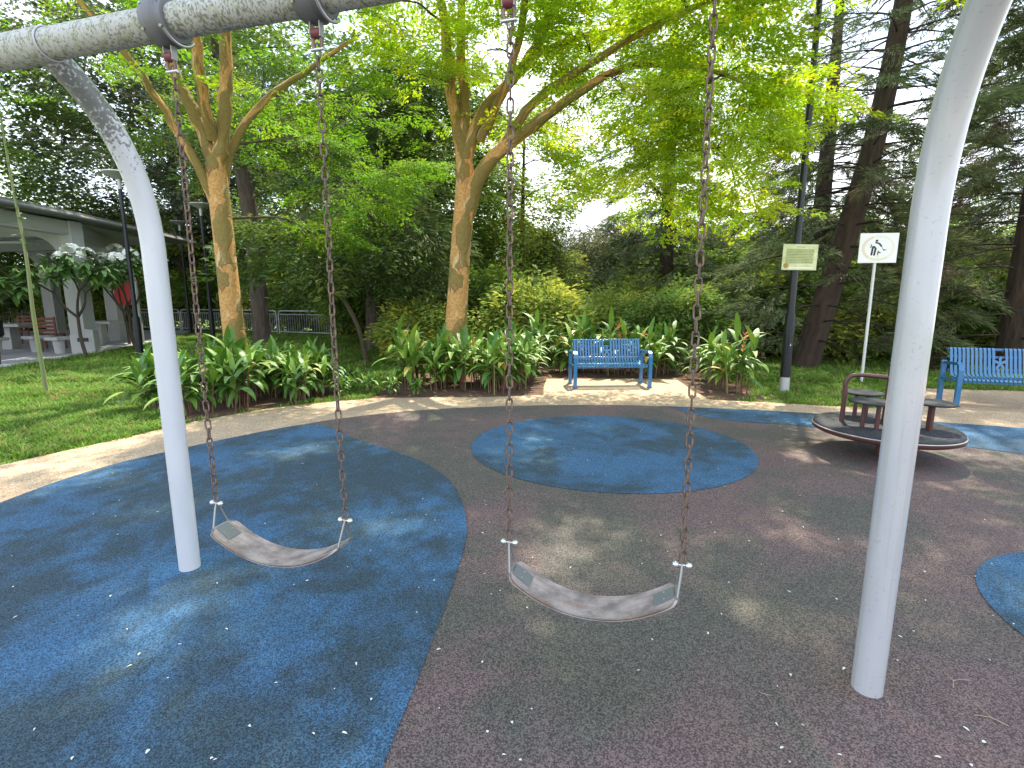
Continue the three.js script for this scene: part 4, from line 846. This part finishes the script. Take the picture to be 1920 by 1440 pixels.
// ------------------------------------------------------------------ broadleaf trees of the wood behind
function woodTree(seed, x, d, h, crownR, leaf, label, extra = {}) {
  const c0 = extra.c0 ?? 0.3, cy = h * (1 + c0) / 2, ry = h * (1 - c0) / 2, r = mulberry(seed), lx = rr(-0.06, 0.06, r), tr = extra.r || h * 0.018;
  return padTree({
    name: extra.name || 'leafy_tree', label, seed, base: [x, d], bark: extra.bark || mBarkD, spray: extra.spray || SPRAY.broad, mat: extra.mat || mLeafDark, leaf, from: 0.35, per: extra.per || 3, arch: 0.05, group: extra.group, scale: extra.scale || 1,
    trunk: extra.trunk || [[x, -0.1, d, tr * 1.3], [x + lx * 0.5, 0.5, d, tr], [x + lx * h * 0.3, h * 0.35, d, tr * 0.85], [x + lx * h * 0.6, h * 0.65, d, tr * 0.5], [x + lx * h, h * 0.92, d, 0.03]],
    pads: crownPads(seed + 7, x + lx * h * 0.5, cy, d, crownR, ry, extra.count || 26, extra.pr || crownR * 0.42, extra.n || 9),
  });
}
const DK = [0.1, 0.18, 0.035], MID = [0.16, 0.27, 0.045], LT = [0.25, 0.36, 0.055], OL = [0.21, 0.27, 0.075];
const WOOD = 'trees of the wood behind the playground';
// named ones, told apart by trunk and place
woodTree(301, -8.4, 17, 13, 2.8, MID, 'tree with straight brown trunk in front of the railing panels', { r: 0.27, c0: 0.33, trunk: [[-8.35, -0.1, 17, 0.34], [-8.4, 0.5, 17, 0.28], [-8.42, 2.5, 17, 0.26], [-8.5, 4.6, 17, 0.24], [-8.8, 6.6, 17, 0.2], [-9.1, 9, 17, 0.12], [-9.2, 12, 17, 0.03]], n: 5, count: 26 });
woodTree(302, -4.1, 15.2, 8, 1.7, DK, 'stout dark tree hung with leaves at the edge of the lawn', { r: 0.3, c0: 0.14, n: 5, count: 24 });
woodTree(303, -2.8, 16, 9, 1.5, MID, 'tree with thin dark trunk just left of the centre orange trunk', { r: 0.15, c0: 0.22, n: 5 });
woodTree(304, -16.5, 26, 15, 5.4, [0.11, 0.16, 0.075], 'huge grey-green tree towering over the pavilion', { spray: SPRAY.far, c0: 0.24, count: 40, n: 6, pr: 2.4 });
woodTree(305, -23, 21, 12, 5, MID, 'leafy tree behind the far corner of the pavilion', { spray: SPRAY.far, c0: 0.2, count: 30, n: 5, pr: 2.1 });
woodTree(306, 0.3, 17.5, 7.5, 1.4, LT, 'light green tree with yellow leaves right of the centre orange trunk', { c0: 0.16, n: 5, count: 18, r: 0.12 });
woodTree(307, 3.0, 20, 4.3, 2.3, [0.12, 0.16, 0.07], 'low pale feathery tree behind the bench under the open sky', { spray: SPRAY.bamboo, c0: 0.1, n: 12, count: 22, r: 0.08, scale: 1.2 });
woodTree(308, -13.5, 31, 12, 3.4, MID, 'tree rising beyond the railing left of the brown trunk', { spray: SPRAY.far, c0: 0.15, n: 5, pr: 2 });
woodTree(309, -6.0, 23.5, 10, 2.2, OL, 'olive green tree beyond the end of the railing', { spray: SPRAY.far, c0: 0.12, n: 5, pr: 1.7, count: 26 });
woodTree(310, -19.5, 12.5, 7.5, 2.6, LT, 'pale leafy tree at the near end of the pavilion', { c0: 0.35, n: 6 });
padTree({ name: 'leaning_tree', label: 'thin bare stem leaning left across the lawn with a few leaves', seed: 320, base: [-3.45, 11.9], bark: mBarkG, spray: SPRAY.broad, mat: mLeaf, leaf: [0.12, 0.2, 0.03], from: 0.5, per: 2,
  trunk: [[-3.42, -0.05, 11.9, 0.06], [-3.6, 0.8, 11.9, 0.055], [-3.95, 1.55, 11.9, 0.05], [-4.4, 2.2, 11.9, 0.04], [-4.9, 2.9, 11.8, 0.025]],
  pads: [[-4.6, 2.5, 11.9, 0.8, 0.35, 8], [-5.2, 3.0, 11.8, 0.8, 0.3, 8], [-4.1, 2.0, 12.1, 0.6, 0.3, 6], [-5.6, 2.3, 12, 0.7, 0.3, 6], [-3.4, 2.6, 12.3, 0.8, 0.3, 7], [-2.9, 1.9, 12.4, 0.5, 0.3, 5]] });
padTree({ name: 'slender_tree', label: 'slender upright stem with drooping leaves between the two orange trunks', seed: 321, base: [-3.05, 13], bark: mBarkG, spray: SPRAY.bamboo, mat: mLeaf, leaf: [0.12, 0.18, 0.045], from: 0.3, per: 3,
  trunk: [[-3.0, -0.05, 13, 0.05], [-3.08, 2.3, 13, 0.045], [-3.15, 3.4, 13, 0.04], [-3.2, 5.5, 13, 0.02]],
  pads: [[-3.6, 2.6, 12.8, 0.9, 0.4, 10], [-2.5, 3.1, 12.9, 0.9, 0.4, 10], [-3.2, 3.9, 13, 1, 0.5, 12], [-4.2, 3.4, 12.7, 0.9, 0.4, 9], [-2.3, 2.1, 13.2, 0.7, 0.4, 7]] });
// the rest of the wood: copies of five trees
const protos = [
  woodTree(341, 6.6, 20.5, 4.4, 2.0, DK, '', { spray: SPRAY.broad, c0: 0.06, n: 6, pr: 1.0, group: WOOD }),
  woodTree(342, -0.9, 22, 4.4, 2.0, MID, '', { spray: SPRAY.broad, c0: 0.06, n: 6, pr: 1.0, group: WOOD }),
  woodTree(343, 11.6, 19, 4.2, 1.9, OL, '', { spray: SPRAY.broad, c0: 0.05, n: 6, pr: 1.0, group: WOOD }),
  woodTree(344, -10.6, 27, 5, 2.2, LT, '', { spray: SPRAY.broad, c0: 0.06, n: 6, pr: 1.1, group: WOOD }),
];
const woodLabel = ['dark dense tree standing in the wood behind', 'mid green tree standing in the wood behind', 'olive tree standing in the wood behind', 'pale green tree standing in the wood behind'];
protos.forEach((p, i) => { p.userData.label = woodLabel[i]; });
for (const [k, x, d, s, a] of [[1, -20.5, 30, 1.3, 1], [0, -26, 27, 1.4, 2], [3, -6.6, 26, 0.9, 2.2], [0, -3.6, 24, 0.95, 1.2], [2, 1.6, 25, 0.8, 2.6], [1, 4.2, 24.5, 0.85, 5], [2, 9.0, 22.5, 0.95, 3.3], [1, 14.2, 20.5, 0.95, 2], [3, 17, 19, 0.9, 1], [0, 20, 22, 1, 5], [2, -14.5, 29, 1.2, 1], [1, 23.5, 21, 1, 3], [3, 12.5, 26, 0.9, 2], [2, -30, 22, 1.4, 2], [0, -8.8, 25.2, 0.9, 4.4], [3, -17.5, 27.5, 1.2, 3.2]]) {
  const c = protos[k].clone(); c.name = numbered('leafy_tree'); scene.add(c); c.position.set(x, 0, -d); c.scale.setScalar(s); c.rotation.y = a;
  c.userData = { ...protos[k].userData }; c.traverse((m) => { if (m.isMesh) { m.castShadow = m.receiveShadow = true; } });
}
// distant wooded slope seen through the opening
{
  const r = mulberry(77), list = [];
  for (let i = 0; i < 2600; i++) {
    const x = rr(-60, 80, r), d = rr(52, 95, r), top = -5 + 5.5 * (d - 50) / 45 + rr(0, 4, r);
    const t = rr(0.7, 1.3, r);
    list.push([M4(V(x, top, d), orient(new THREE.Vector3(rr(-1, 1, r), rr(-0.3, 0.5, r), rr(-1, 1, r)), UP, rr(-1, 1, r)), rr(2.2, 4, r)), lin(0.08 * t, 0.13 * t, 0.035 * t)]);
  }
  const m = copies('distant_forest', SPRAY.far[0], mLeafDark, list, scene); m.userData = { kind: 'stuff', label: 'distant forest on the slope beyond the playground', category: 'forest' };
}

// ------------------------------------------------------------------ shrubs at the foot of the wood
function shrub(seed, x, d, w, h, leaf, label, grp, n = 22) {
  const r = mulberry(seed), pads = [];
  for (let i = 0; i < 7; i++) pads.push([x + rr(-0.6, 0.6, r) * w, h * rr(0.3, 0.8, r), d + rr(-0.5, 0.5, r) * w, w * 0.45, h * 0.25, n]);
  return padTree({ name: 'shrub', label, seed, base: [x, d], bark: mBarkD, spray: SPRAY.shrub, mat: mLeafDark, leaf, from: 0.1, per: 3, group: grp, sides: 5,
    trunk: [[x, -0.05, d, 0.03], [x, h * 0.3, d, 0.022], [x + 0.1 * w, h * 0.6, d, 0.015]], pads });
}
const shrubs = [];
[[3.9, 12.2, 1.1, 1.7, MID], [5.2, 12.9, 1.0, 1.5, MID], [7.8, 12.3, 1.1, 1.5, [0.3, 0.4, 0.08]], [-2.0, 12.4, 0.9, 1.3, [0.3, 0.4, 0.07]]].forEach(([x, d, w, h, c], i) => shrubs.push(shrub(400 + i, x, d, w, h, c, ['dark leafy shrub behind the right end of the flower bed', 'green shrub left of the leaning conifer trunk', 'bright green shrub right of the leaning conifer trunk', 'sunlit shrub left of the centre orange trunk'][i], 'shrubs at the foot of the wood')));
for (const [k, x, d, s, a] of [[0, 9.0, 12.8, 1.1, 1], [1, 10.4, 13.0, 1.2, 2], [2, 12.0, 12.6, 1.2, 0.5], [0, 13.6, 12.2, 1.3, 4], [2, 15.2, 12.6, 1.4, 2.4], [3, 2.4, 13.6, 1.1, 3], [3, 0.6, 13.2, 1.3, 1.4], [0, -0.6, 14.2, 1.3, 5], [1, 6.6, 13.8, 1.3, 0.2], [0, 8.2, 14.2, 1.5, 2], [2, 11.2, 14.8, 1.7, 1], [3, 1.5, 15.5, 1.2, 0], [3, 3.4, 15.4, 1.4, 2], [0, -4.6, 17.5, 1.4, 2], [3, -6.2, 21.8, 1.5, 1], [1, -8.6, 23.2, 1.6, 2], [2, -11.5, 24.4, 1.6, 0.4], [0, -14.5, 26, 1.8, 1], [1, -18, 27, 1.8, 3], [3, -21.5, 26.5, 1.9, 2], [2, -25, 26.5, 1.9, 0], [0, 6.0, 17, 1.8, 1], [3, 17, 15, 1.6, 1], [1, -3.2, 19, 1.6, 2.2], [3, 14.2, 16, 1.8, 0.3]]) {
  const c = shrubs[k].clone(); c.name = numbered('shrub'); scene.add(c); c.position.set(x, 0, -d); c.scale.setScalar(s); c.rotation.y = a;
  c.userData = { ...shrubs[k].userData, label: (x < -4 ? ['dark', 'green', 'bright green', 'pale'][k] + ' shrub along the back of the lawn by the railing' : ['dark', 'green', 'bright green', 'pale'][k] + (x / d < 0 ? ' shrub behind the centre orange trunk' : x / d < 0.1 ? ' shrub in the thicket left of the bench' : x / d < 0.3 ? ' shrub in the thicket behind the bench' : x / d < 0.55 ? ' shrub near the foot of the tall lamp post' : x / d < 0.75 ? ' shrub beyond the dog sign' : x / d < 0.95 ? ' shrub behind the cut-off bench' : ' shrub at the far right behind the conifer')) };
}

// ------------------------------------------------------------------ strap-leaved flower beds
function paddle(L, W, el, bend, fold = 0.25) {
  const N = 7, pos = [], idx = []; let x = 0, y = 0, a = el;
  for (let i = 0; i <= N; i++) {
    const t = i / N, w = W * Math.pow(Math.sin(Math.PI * Math.min(1, Math.pow(t, 0.75) * 0.97 + 0.03)), 0.8) * 0.5;
    const nx = -Math.sin(a), ny = Math.cos(a);
    pos.push(x + nx * w * fold, y + ny * w * fold, -w, x, y, 0, x + nx * w * fold, y + ny * w * fold, w);
    x += Math.cos(a) * L / N; y += Math.sin(a) * L / N; a -= bend / N;
  }
  for (let i = 0; i < N; i++) for (let k = 0; k < 2; k++) { const b = i * 3 + k; idx.push(b, b + 1, b + 3, b + 1, b + 4, b + 3); }
  const g = new THREE.BufferGeometry(); g.setAttribute('position', new THREE.Float32BufferAttribute(pos, 3)); g.setIndex(idx); g.computeVertexNormals(); return g;
}
const LEAVES = [paddle(0.48, 0.1, 1.15, 1.1), paddle(0.54, 0.11, 0.95, 1.8), paddle(0.46, 0.115, 0.6, 1.8), paddle(0.38, 0.085, 1.35, 0.6), paddle(0.38, 0.095, 0.2, 1.6)];
const LEAFM = [leafSolid(0.14, 0.28, 0.03), leafSolid(0.19, 0.34, 0.04), leafSolid(0.09, 0.21, 0.03), leafSolid(0.27, 0.4, 0.05), leafSolid(0.48, 0.42, 0.09)];
const stemGeo = tube([new THREE.Vector3(0, 0, 0), new THREE.Vector3(0.02, 0.5, 0), new THREE.Vector3(0.06, 1, 0)], [0.011, 0.009, 0.005], 5, false);
const mFlower = std({ color: lin(0.62, 0.16, 0.05), roughness: 0.6 });
const flowerGeo = merge([0, 1, 2, 3].map((i) => { const g = new THREE.ConeGeometry(0.016, 0.1, 5); g.translate(0, 0.05, 0); g.rotateZ((i % 2 ? 1 : -1) * (1.1 - 0.15 * i)); g.translate(0, i * 0.035, 0); return g; }));
function clump(seed, h) {
  const r = mulberry(seed), c = new THREE.Group();
  const stems = 7;
  for (let i = 0; i < stems; i++) {
    const a = r() * 6.283, q = 0.2 * Math.sqrt(r()), sx = Math.cos(a) * q, sz = Math.sin(a) * q, sh = h * rr(0.55, 1.0, r), lean = rr(0.6, 1.6, r);
    const st = part('stem', stemGeo, r() < 0.6 ? mStemBrown : mStem, c); st.position.set(sx, -0.02, sz); st.scale.set(lean, sh * 0.86, 1); st.rotation.y = -a;
    const top = (f) => { const yy = f * sh * 0.86; const o = (f < 0.5 ? 0.04 * f : 0.02 + 0.08 * (f - 0.5)) * lean; return [sx + Math.cos(a) * o, yy - 0.02, sz + Math.sin(a) * o]; };
    const nl = 6 + Math.floor(r() * 2);
    for (let j = 0; j < nl; j++) {
      const f = 0.42 + 0.58 * (j + 0.5) / nl, k = j === nl - 1 ? 3 : j > nl - 3 ? 0 : j < 2 ? (r() < 0.5 ? 4 : 2) : 1;
      const m = part('leaf', LEAVES[k], LEAFM[r() < 0.06 ? 4 : Math.floor(r() * 3.6)], c); m.position.set(...top(f)); m.rotation.y = a + j * 2.6 + rr(-0.5, 0.5, r); m.rotation.z = rr(-0.15, 0.15, r); m.scale.setScalar(rr(0.75, 1.2, r) * (0.75 + 0.25 * h));
    }
    if (i < 2) { const m = part('flower', flowerGeo, mFlower, c); const p = top(1); m.position.set(p[0], sh * 0.86 + rr(0.02, 0.16, r), p[2]); m.rotation.y = r() * 6; m.scale.setScalar(rr(0.6, 0.95, r)); m.visible = true; }
  }
  return c;
}
const CL = [clump(11, 0.85), clump(12, 0.95), clump(13, 1.05), clump(14, 1.12)];
function plant(k, x, d, s, label, grp, flower) {
  const c = CL[k].clone(); c.name = numbered('strap_leaf_plant'); c.position.set(x, 0, -d); c.rotation.y = rr(0, 6.28); c.scale.setScalar(s);
  c.userData = { label, category: 'plant', group: grp };
  if (!flower) [...c.children].forEach((m) => { if (m.name === 'flower') c.remove(m); });
  scene.add(c);
}
const inPoly = (x, d, P) => { let c = false; for (let i = 0, j = P.length - 1; i < P.length; j = i++) if ((P[i][1] > d) !== (P[j][1] > d) && x < (P[j][0] - P[i][0]) * (d - P[i][1]) / (P[j][1] - P[i][1]) + P[i][0]) c = !c; return c; };
function bed(P, gap, ks, label, grp, fl, s = 1) {
  const xs = P.map((p) => p[0]), ds = P.map((p) => p[1]), out = [];
  for (let d = Math.min(...ds); d < Math.max(...ds); d += gap) for (let x = Math.min(...xs); x < Math.max(...xs); x += gap) {
    const a = x + rr(-0.4, 0.4) * gap, b = d + rr(-0.4, 0.4) * gap, fx = (a - Math.min(...xs)) / (Math.max(...xs) - Math.min(...xs)), fd = (b - Math.min(...ds)) / (Math.max(...ds) - Math.min(...ds)); if (inPoly(a, b, P) && Math.hypot(a + 4.86, b - 8.9) > 0.45 && Math.hypot(a + 1.04, b - 9.4) > 0.45) plant(ks[Math.floor(rnd() * ks.length)], a, b, s * rr(0.82, 1.12), `strap-leaved plant, ${fd < 0.34 ? 'front' : fd < 0.67 ? 'middle' : 'back'} row, ${fx < 0.25 ? 'left end' : fx < 0.5 ? 'left half' : fx < 0.75 ? 'right half' : 'right end'} of the ${label}`, grp, rnd() < fl);
  }
}
bed([[-5.1, 6.9], [-4.05, 6.25], [-3.5, 6.95], [-2.9, 7.45], [-2.75, 8.0], [-3.3, 8.9], [-4.6, 9.2], [-5.2, 8.4]], 0.46, [0, 0, 1], 'bed under the left orange trunk', 'plants of the left bed', 0.12, 0.95);
bed([[-2.05, 8.5], [-1.2, 8.05], [-0.3, 7.95], [0.42, 8.05], [0.5, 8.9], [0.5, 9.9], [-0.8, 10.2], [-2.0, 9.6]], 0.46, [0, 1, 1, 2], 'bed before the centre trunk', 'plants of the centre bed', 0.3, 0.95);
bed([[0.55, 9.75], [3.1, 9.7], [3.3, 10.8], [0.5, 11]], 0.5, [1, 2, 3], 'bed behind the blue bench', 'plants behind the bench', 0.75);
bed([[3.15, 7.75], [3.6, 7.6], [4.0, 8.3], [4.0, 9.6], [3.2, 9.9]], 0.48, [0, 1, 2], 'bed right of the bench', 'plants right of the bench', 0.4, 0.95);
for (const [x, d, s] of [[-2.6, 7.75, 0.42], [-2.3, 7.95, 0.4], [-1.9, 7.85, 0.36], [-1.5, 7.8, 0.34], [-2.7, 8.3, 0.5]]) plant(0, x, d, s, 'small young strap-leaved plant at the path edge between the two beds', 'young plants between the beds', false);

// ------------------------------------------------------------------ frangipani by the pavilion, sapling on the lawn
const mPetal = std({ color: lin(0.82, 0.82, 0.72), roughness: 0.6, side: THREE.DoubleSide });
const flowerHead = (() => { const r = mulberry(9), a = []; for (let i = 0; i < 16; i++) { const az = r() * 6.283, el = rr(-0.2, 1.4, r), p = [0.15 * Math.cos(az) * Math.cos(el), 0.11 * Math.sin(el), 0.15 * Math.sin(az) * Math.cos(el)]; for (let k = 0; k < 5; k++) { const g = new THREE.CircleGeometry(0.03, 6); g.scale(1.35, 0.85, 1); g.translate(0.032, 0, 0); g.rotateX(-1.25); g.rotateY(k * 1.2566); g.rotateZ(el - 1.57); g.rotateY(-az); g.translate(...p); a.push(g); } } return merge(a); })();
const plumeLeaf = paddle(0.3, 0.085, 0.35, 0.6, 0.15), mPlume = [leafSolid(0.11, 0.23, 0.04), leafSolid(0.16, 0.29, 0.05)];
function frangipani(x, d, h, seed, label) {
  const r = mulberry(seed), t = group('frangipani_tree', label, 'tree', [x, 0, d], 0, 'frangipani trees beside the pavilion'), tips = [], W = [];
  const grow = (p, dir, len, rad, lv) => {
    const e = p.clone().addScaledVector(dir, len), m = p.clone().lerp(e, 0.5).add(new THREE.Vector3(rr(-0.06, 0.06, r), 0, rr(-0.06, 0.06, r)));
    W.push(tube(curve([p, m, e], 5), [1, 0.96, 0.9, 0.86, 0.8, 0.76].map((q) => q * rad), 7));
    if (lv >= 2) tips.push(e); if (lv === 3) { tips.push(m); return; }
    const n = lv === 0 ? 3 : 2, a0 = r() * 6.28;
    for (let i = 0; i < n; i++) { const a = a0 + i * 6.283 / n, v = dir.clone().multiplyScalar(0.75).add(new THREE.Vector3(Math.cos(a) * 0.6, 0.25, Math.sin(a) * 0.6)).normalize(); grow(e, v, len * rr(0.62, 0.85, r), rad * 0.72, lv + 1); }
  };
  grow(new THREE.Vector3(0, -0.05, 0), new THREE.Vector3(rr(-0.12, 0.12, r), 1, 0), h * 0.34, 0.045, 0);
  part('trunk', merge(W), mBarkD, t);
  tips.forEach((e, i) => {
    for (let k = 0; k < 11; k++) { const m = part('leaf', plumeLeaf, mPlume[k & 1], t); m.position.copy(e).add(new THREE.Vector3(0, -0.04 * k * 0.4, 0)); m.rotation.y = k * 0.95 + i; m.rotation.z = rr(-1.0, 0.3, r); m.scale.setScalar(rr(0.9, 1.35, r)); }
    if (i % 2 === 0 && e.y > h * 0.74) { const m = part('flower_cluster', flowerHead, mPetal, t, { kind: 'stuff' }); m.position.copy(e).add(new THREE.Vector3(0, 0.14, 0)); m.rotation.y = i; m.scale.setScalar(1.35); }
  });
}
frangipani(-10.75, 12.7, 3.2, 51, 'white-flowered frangipani in front of the near pavilion column');
frangipani(-10.9, 14.6, 3.2, 52, 'white-flowered frangipani behind the black lamp post');
frangipani(-11.6, 11.3, 2.7, 53, 'frangipani with crooked stem at the left picture edge');
frangipani(-12.6, 16.6, 3.3, 54, 'frangipani between the two pavilion columns');
{
  const t = group('sapling', 'thin green-stemmed sapling on the lawn at the left picture edge', 'tree', [-7.55, 0, 8.05]);
  part('stem', tube(curve([[0, -0.05, 0], [-0.02, 1.2, 0], [0.03, 2.2, 0.02], [-0.03, 3.2, 0], [0, 4.4, 0.05]].map((p) => new THREE.Vector3(...p)), 14), Array.from({ length: 15 }, (_, i) => 0.032 - 0.0015 * i), 8), std({ color: lin(0.2, 0.22, 0.09), roughness: 0.8 }), t);
  for (let i = 0; i < 26; i++) { const m = part('leaf', plumeLeaf, mPlume[i & 1], t); m.position.set(0, 2.3 + i * 0.08, 0); m.rotation.y = i * 2.4; m.rotation.z = rr(-0.4, 0.3); m.scale.setScalar(rr(0.6, 1)); }
}

// ------------------------------------------------------------------ grass, fallen leaves, petals, twigs
{
  const r = mulberry(5), pos = [];
  for (let i = 0; i < 16; i++) {
    const a = r() * 6.283, q = 0.075 * Math.sqrt(r()), x = Math.cos(a) * q, z = Math.sin(a) * q, h = rr(0.035, 0.075, r), b = r() * 6.283, w = rr(0.004, 0.007, r), l = h * rr(0.3, 1.1, r);
    const dx = Math.cos(b), dz = Math.sin(b), mx = x + dx * l * 0.35, mz = z + dz * l * 0.35, ex = x + dx * l, ez = z + dz * l;
    const A = [x - dz * w, 0, z + dx * w], Bq = [x + dz * w, 0, z - dx * w], C = [mx - dz * w * 0.7, h * 0.65, mz + dx * w * 0.7], E = [mx + dz * w * 0.7, h * 0.65, mz - dx * w * 0.7], F = [ex, h, ez];
    pos.push(...A, ...Bq, ...C, ...Bq, ...E, ...C, ...C, ...E, ...F);
  }
  const tuft = new THREE.BufferGeometry(); tuft.setAttribute('position', new THREE.Float32BufferAttribute(pos, 3)); tuft.computeVertexNormals();
  const list = [], PV = [[-10.9, 9], [-11.2, 12.2], [-11.5, 14.2], [-12.1, 16.4], [-12.9, 19], [-15, 24], [-30, 24], [-30, 8]], B1 = [[-5.2, 6.85], [-4.05, 6.15], [-3.4, 6.9], [-2.7, 7.6], [-3.0, 8.8], [-4.6, 9.1]], B2 = [[-2, 8.2], [0.48, 7.95], [0.6, 10.4], [-2, 10.2]], B3 = [[0.5, 9.3], [3.05, 9.3], [3.0, 7.55], [3.6, 7.4], [4.1, 8.4], [4, 11.2], [0, 11.4]];
  for (let i = 0; i < 52000; i++) {
    const near = r() < 0.62, left = r() < 0.68;
    const x = left ? rr(-12.5, -2.2, r) : rr(2.9, 11, r), d = near ? rr(3, 10, r) : rr(9, left ? 23 : 13, r), X = left && !near ? x * 1.25 + 2 : x;
    if (inPoly(X, d, PATH) || inPoly(X, d, PV) || inPoly(X, d, B1) || inPoly(X, d, B2) || inPoly(X, d, B3)) continue;
    const bare = fbm(X * 0.8, d * 0.8, 44, 3); if (bare > 0.62 && r() < 0.75) continue;
    const t = rr(0.7, 1.35, r), yel = r() < 0.12 ? 1 : 0;
    list.push([M4(V(X, -0.03, d), new THREE.Quaternion().setFromAxisAngle(UP, r() * 6.28), rr(0.8, 1.5, r) * (d > 9 ? 1.5 : 1)), yel ? lin(0.34 * t, 0.3 * t, 0.09 * t) : lin(0.17 * t, 0.3 * t, 0.03 * t)]);
  }
  const m = copies('grass', tuft, mBlade, list, scene); m.userData = { kind: 'stuff', label: 'short green lawn grass either side of the path', category: 'grass' };
  const lf = []; const fl = paddle(0.11, 0.045, 0.1, 0.5, 0.1);
  for (let i = 0; i < 1500; i++) {
    const left = r() < 0.5, x = left ? rr(-9, 0.6, r) : rr(0.6, 9, r), d = rr(5.5, 13, r); if (inPoly(x, d, PATH)) continue;
    const t = rr(0.6, 1.4, r);
    lf.push([M4(V(x, -0.005, d), new THREE.Quaternion().setFromEuler(new THREE.Euler(rr(-0.4, 0.4, r), r() * 6.28, rr(-0.4, 0.4, r))), rr(0.5, 1.2, r)), lin(0.24 * t, 0.13 * t, 0.055 * t)]);
  }
  const q = copies('leaf_litter', fl, leafMat(0.1, 0.9), lf, scene); q.userData = { kind: 'stuff', label: 'brown fallen leaves strewn over beds and lawn', category: 'leaf litter' };
}
{
  const r = mulberry(88), geo = [paddle(0.018, 0.012, 0.3, 1.0, 0.3), paddle(0.013, 0.011, 0.5, 1.4, 0.4), paddle(0.024, 0.009, 0.15, 0.6, 0.2)], mats = [std({ color: lin(0.75, 0.74, 0.66), roughness: 0.7, side: THREE.DoubleSide }), std({ color: lin(0.6, 0.56, 0.4), roughness: 0.8, side: THREE.DoubleSide })];
  for (let i = 0; i < 230; i++) {
    const d = 1.25 + 4.8 * Math.pow(r(), 1.5), x = rr(-1.05, 1.05, r) * d * 1.05; if (x < -3.6 || d > 6) continue;
    const blue = inPoly(x, d, [[-0.5, 0.6], [-0.42, 1.4], [-0.31, 2.55], [-0.3, 3.14], [-0.48, 3.92], [-1.16, 4.83], [-2.4, 5.9], [-3.45, 4.78], [-3.8, 3.4], [-3.4, 0.4]]);
    const m = solo('petal', geo[i % 3], mats[r() < 0.75 ? 0 : 1], blue ? 'tiny white fallen petal on the blue rubber' : 'tiny white fallen petal on the brown rubber', 'petal', blue ? 'petals on the blue rubber' : 'petals on the brown rubber');
    m.position.set(x, 0.007, -d); m.rotation.y = r() * 6.28; m.scale.setScalar(rr(0.45, 0.95, r));
  }
  const twig = (x, d, s, a, label) => { const g = merge([tube([new THREE.Vector3(0, 0, 0), new THREE.Vector3(0.04, 0.004, 0.012), new THREE.Vector3(0.085, 0.002, 0.0)], [0.0016, 0.0014, 0.001], 5), tube([new THREE.Vector3(0.04, 0.004, 0.012), new THREE.Vector3(0.06, 0.003, 0.045), new THREE.Vector3(0.07, 0.002, 0.08)], [0.0013, 0.001, 0.0007], 5)]); const m = solo('twig', g, std({ color: lin(0.42, 0.3, 0.2), roughness: 0.8 }), label, 'twig'); m.position.set(x, 0.0065, -d); m.rotation.y = a; m.scale.setScalar(s); };
  twig(1.72, 1.74, 1, 1.2, 'forked dry twig on the brown rubber just past the post foot');
  twig(1.76, 1.56, 1.1, 2.6, 'pale bent twig nearest the lower right corner');
  twig(0.95, 1.72, 0.6, -0.4, 'short straw-coloured twig left of the white post foot');
}
renderer.render(scene, camera);
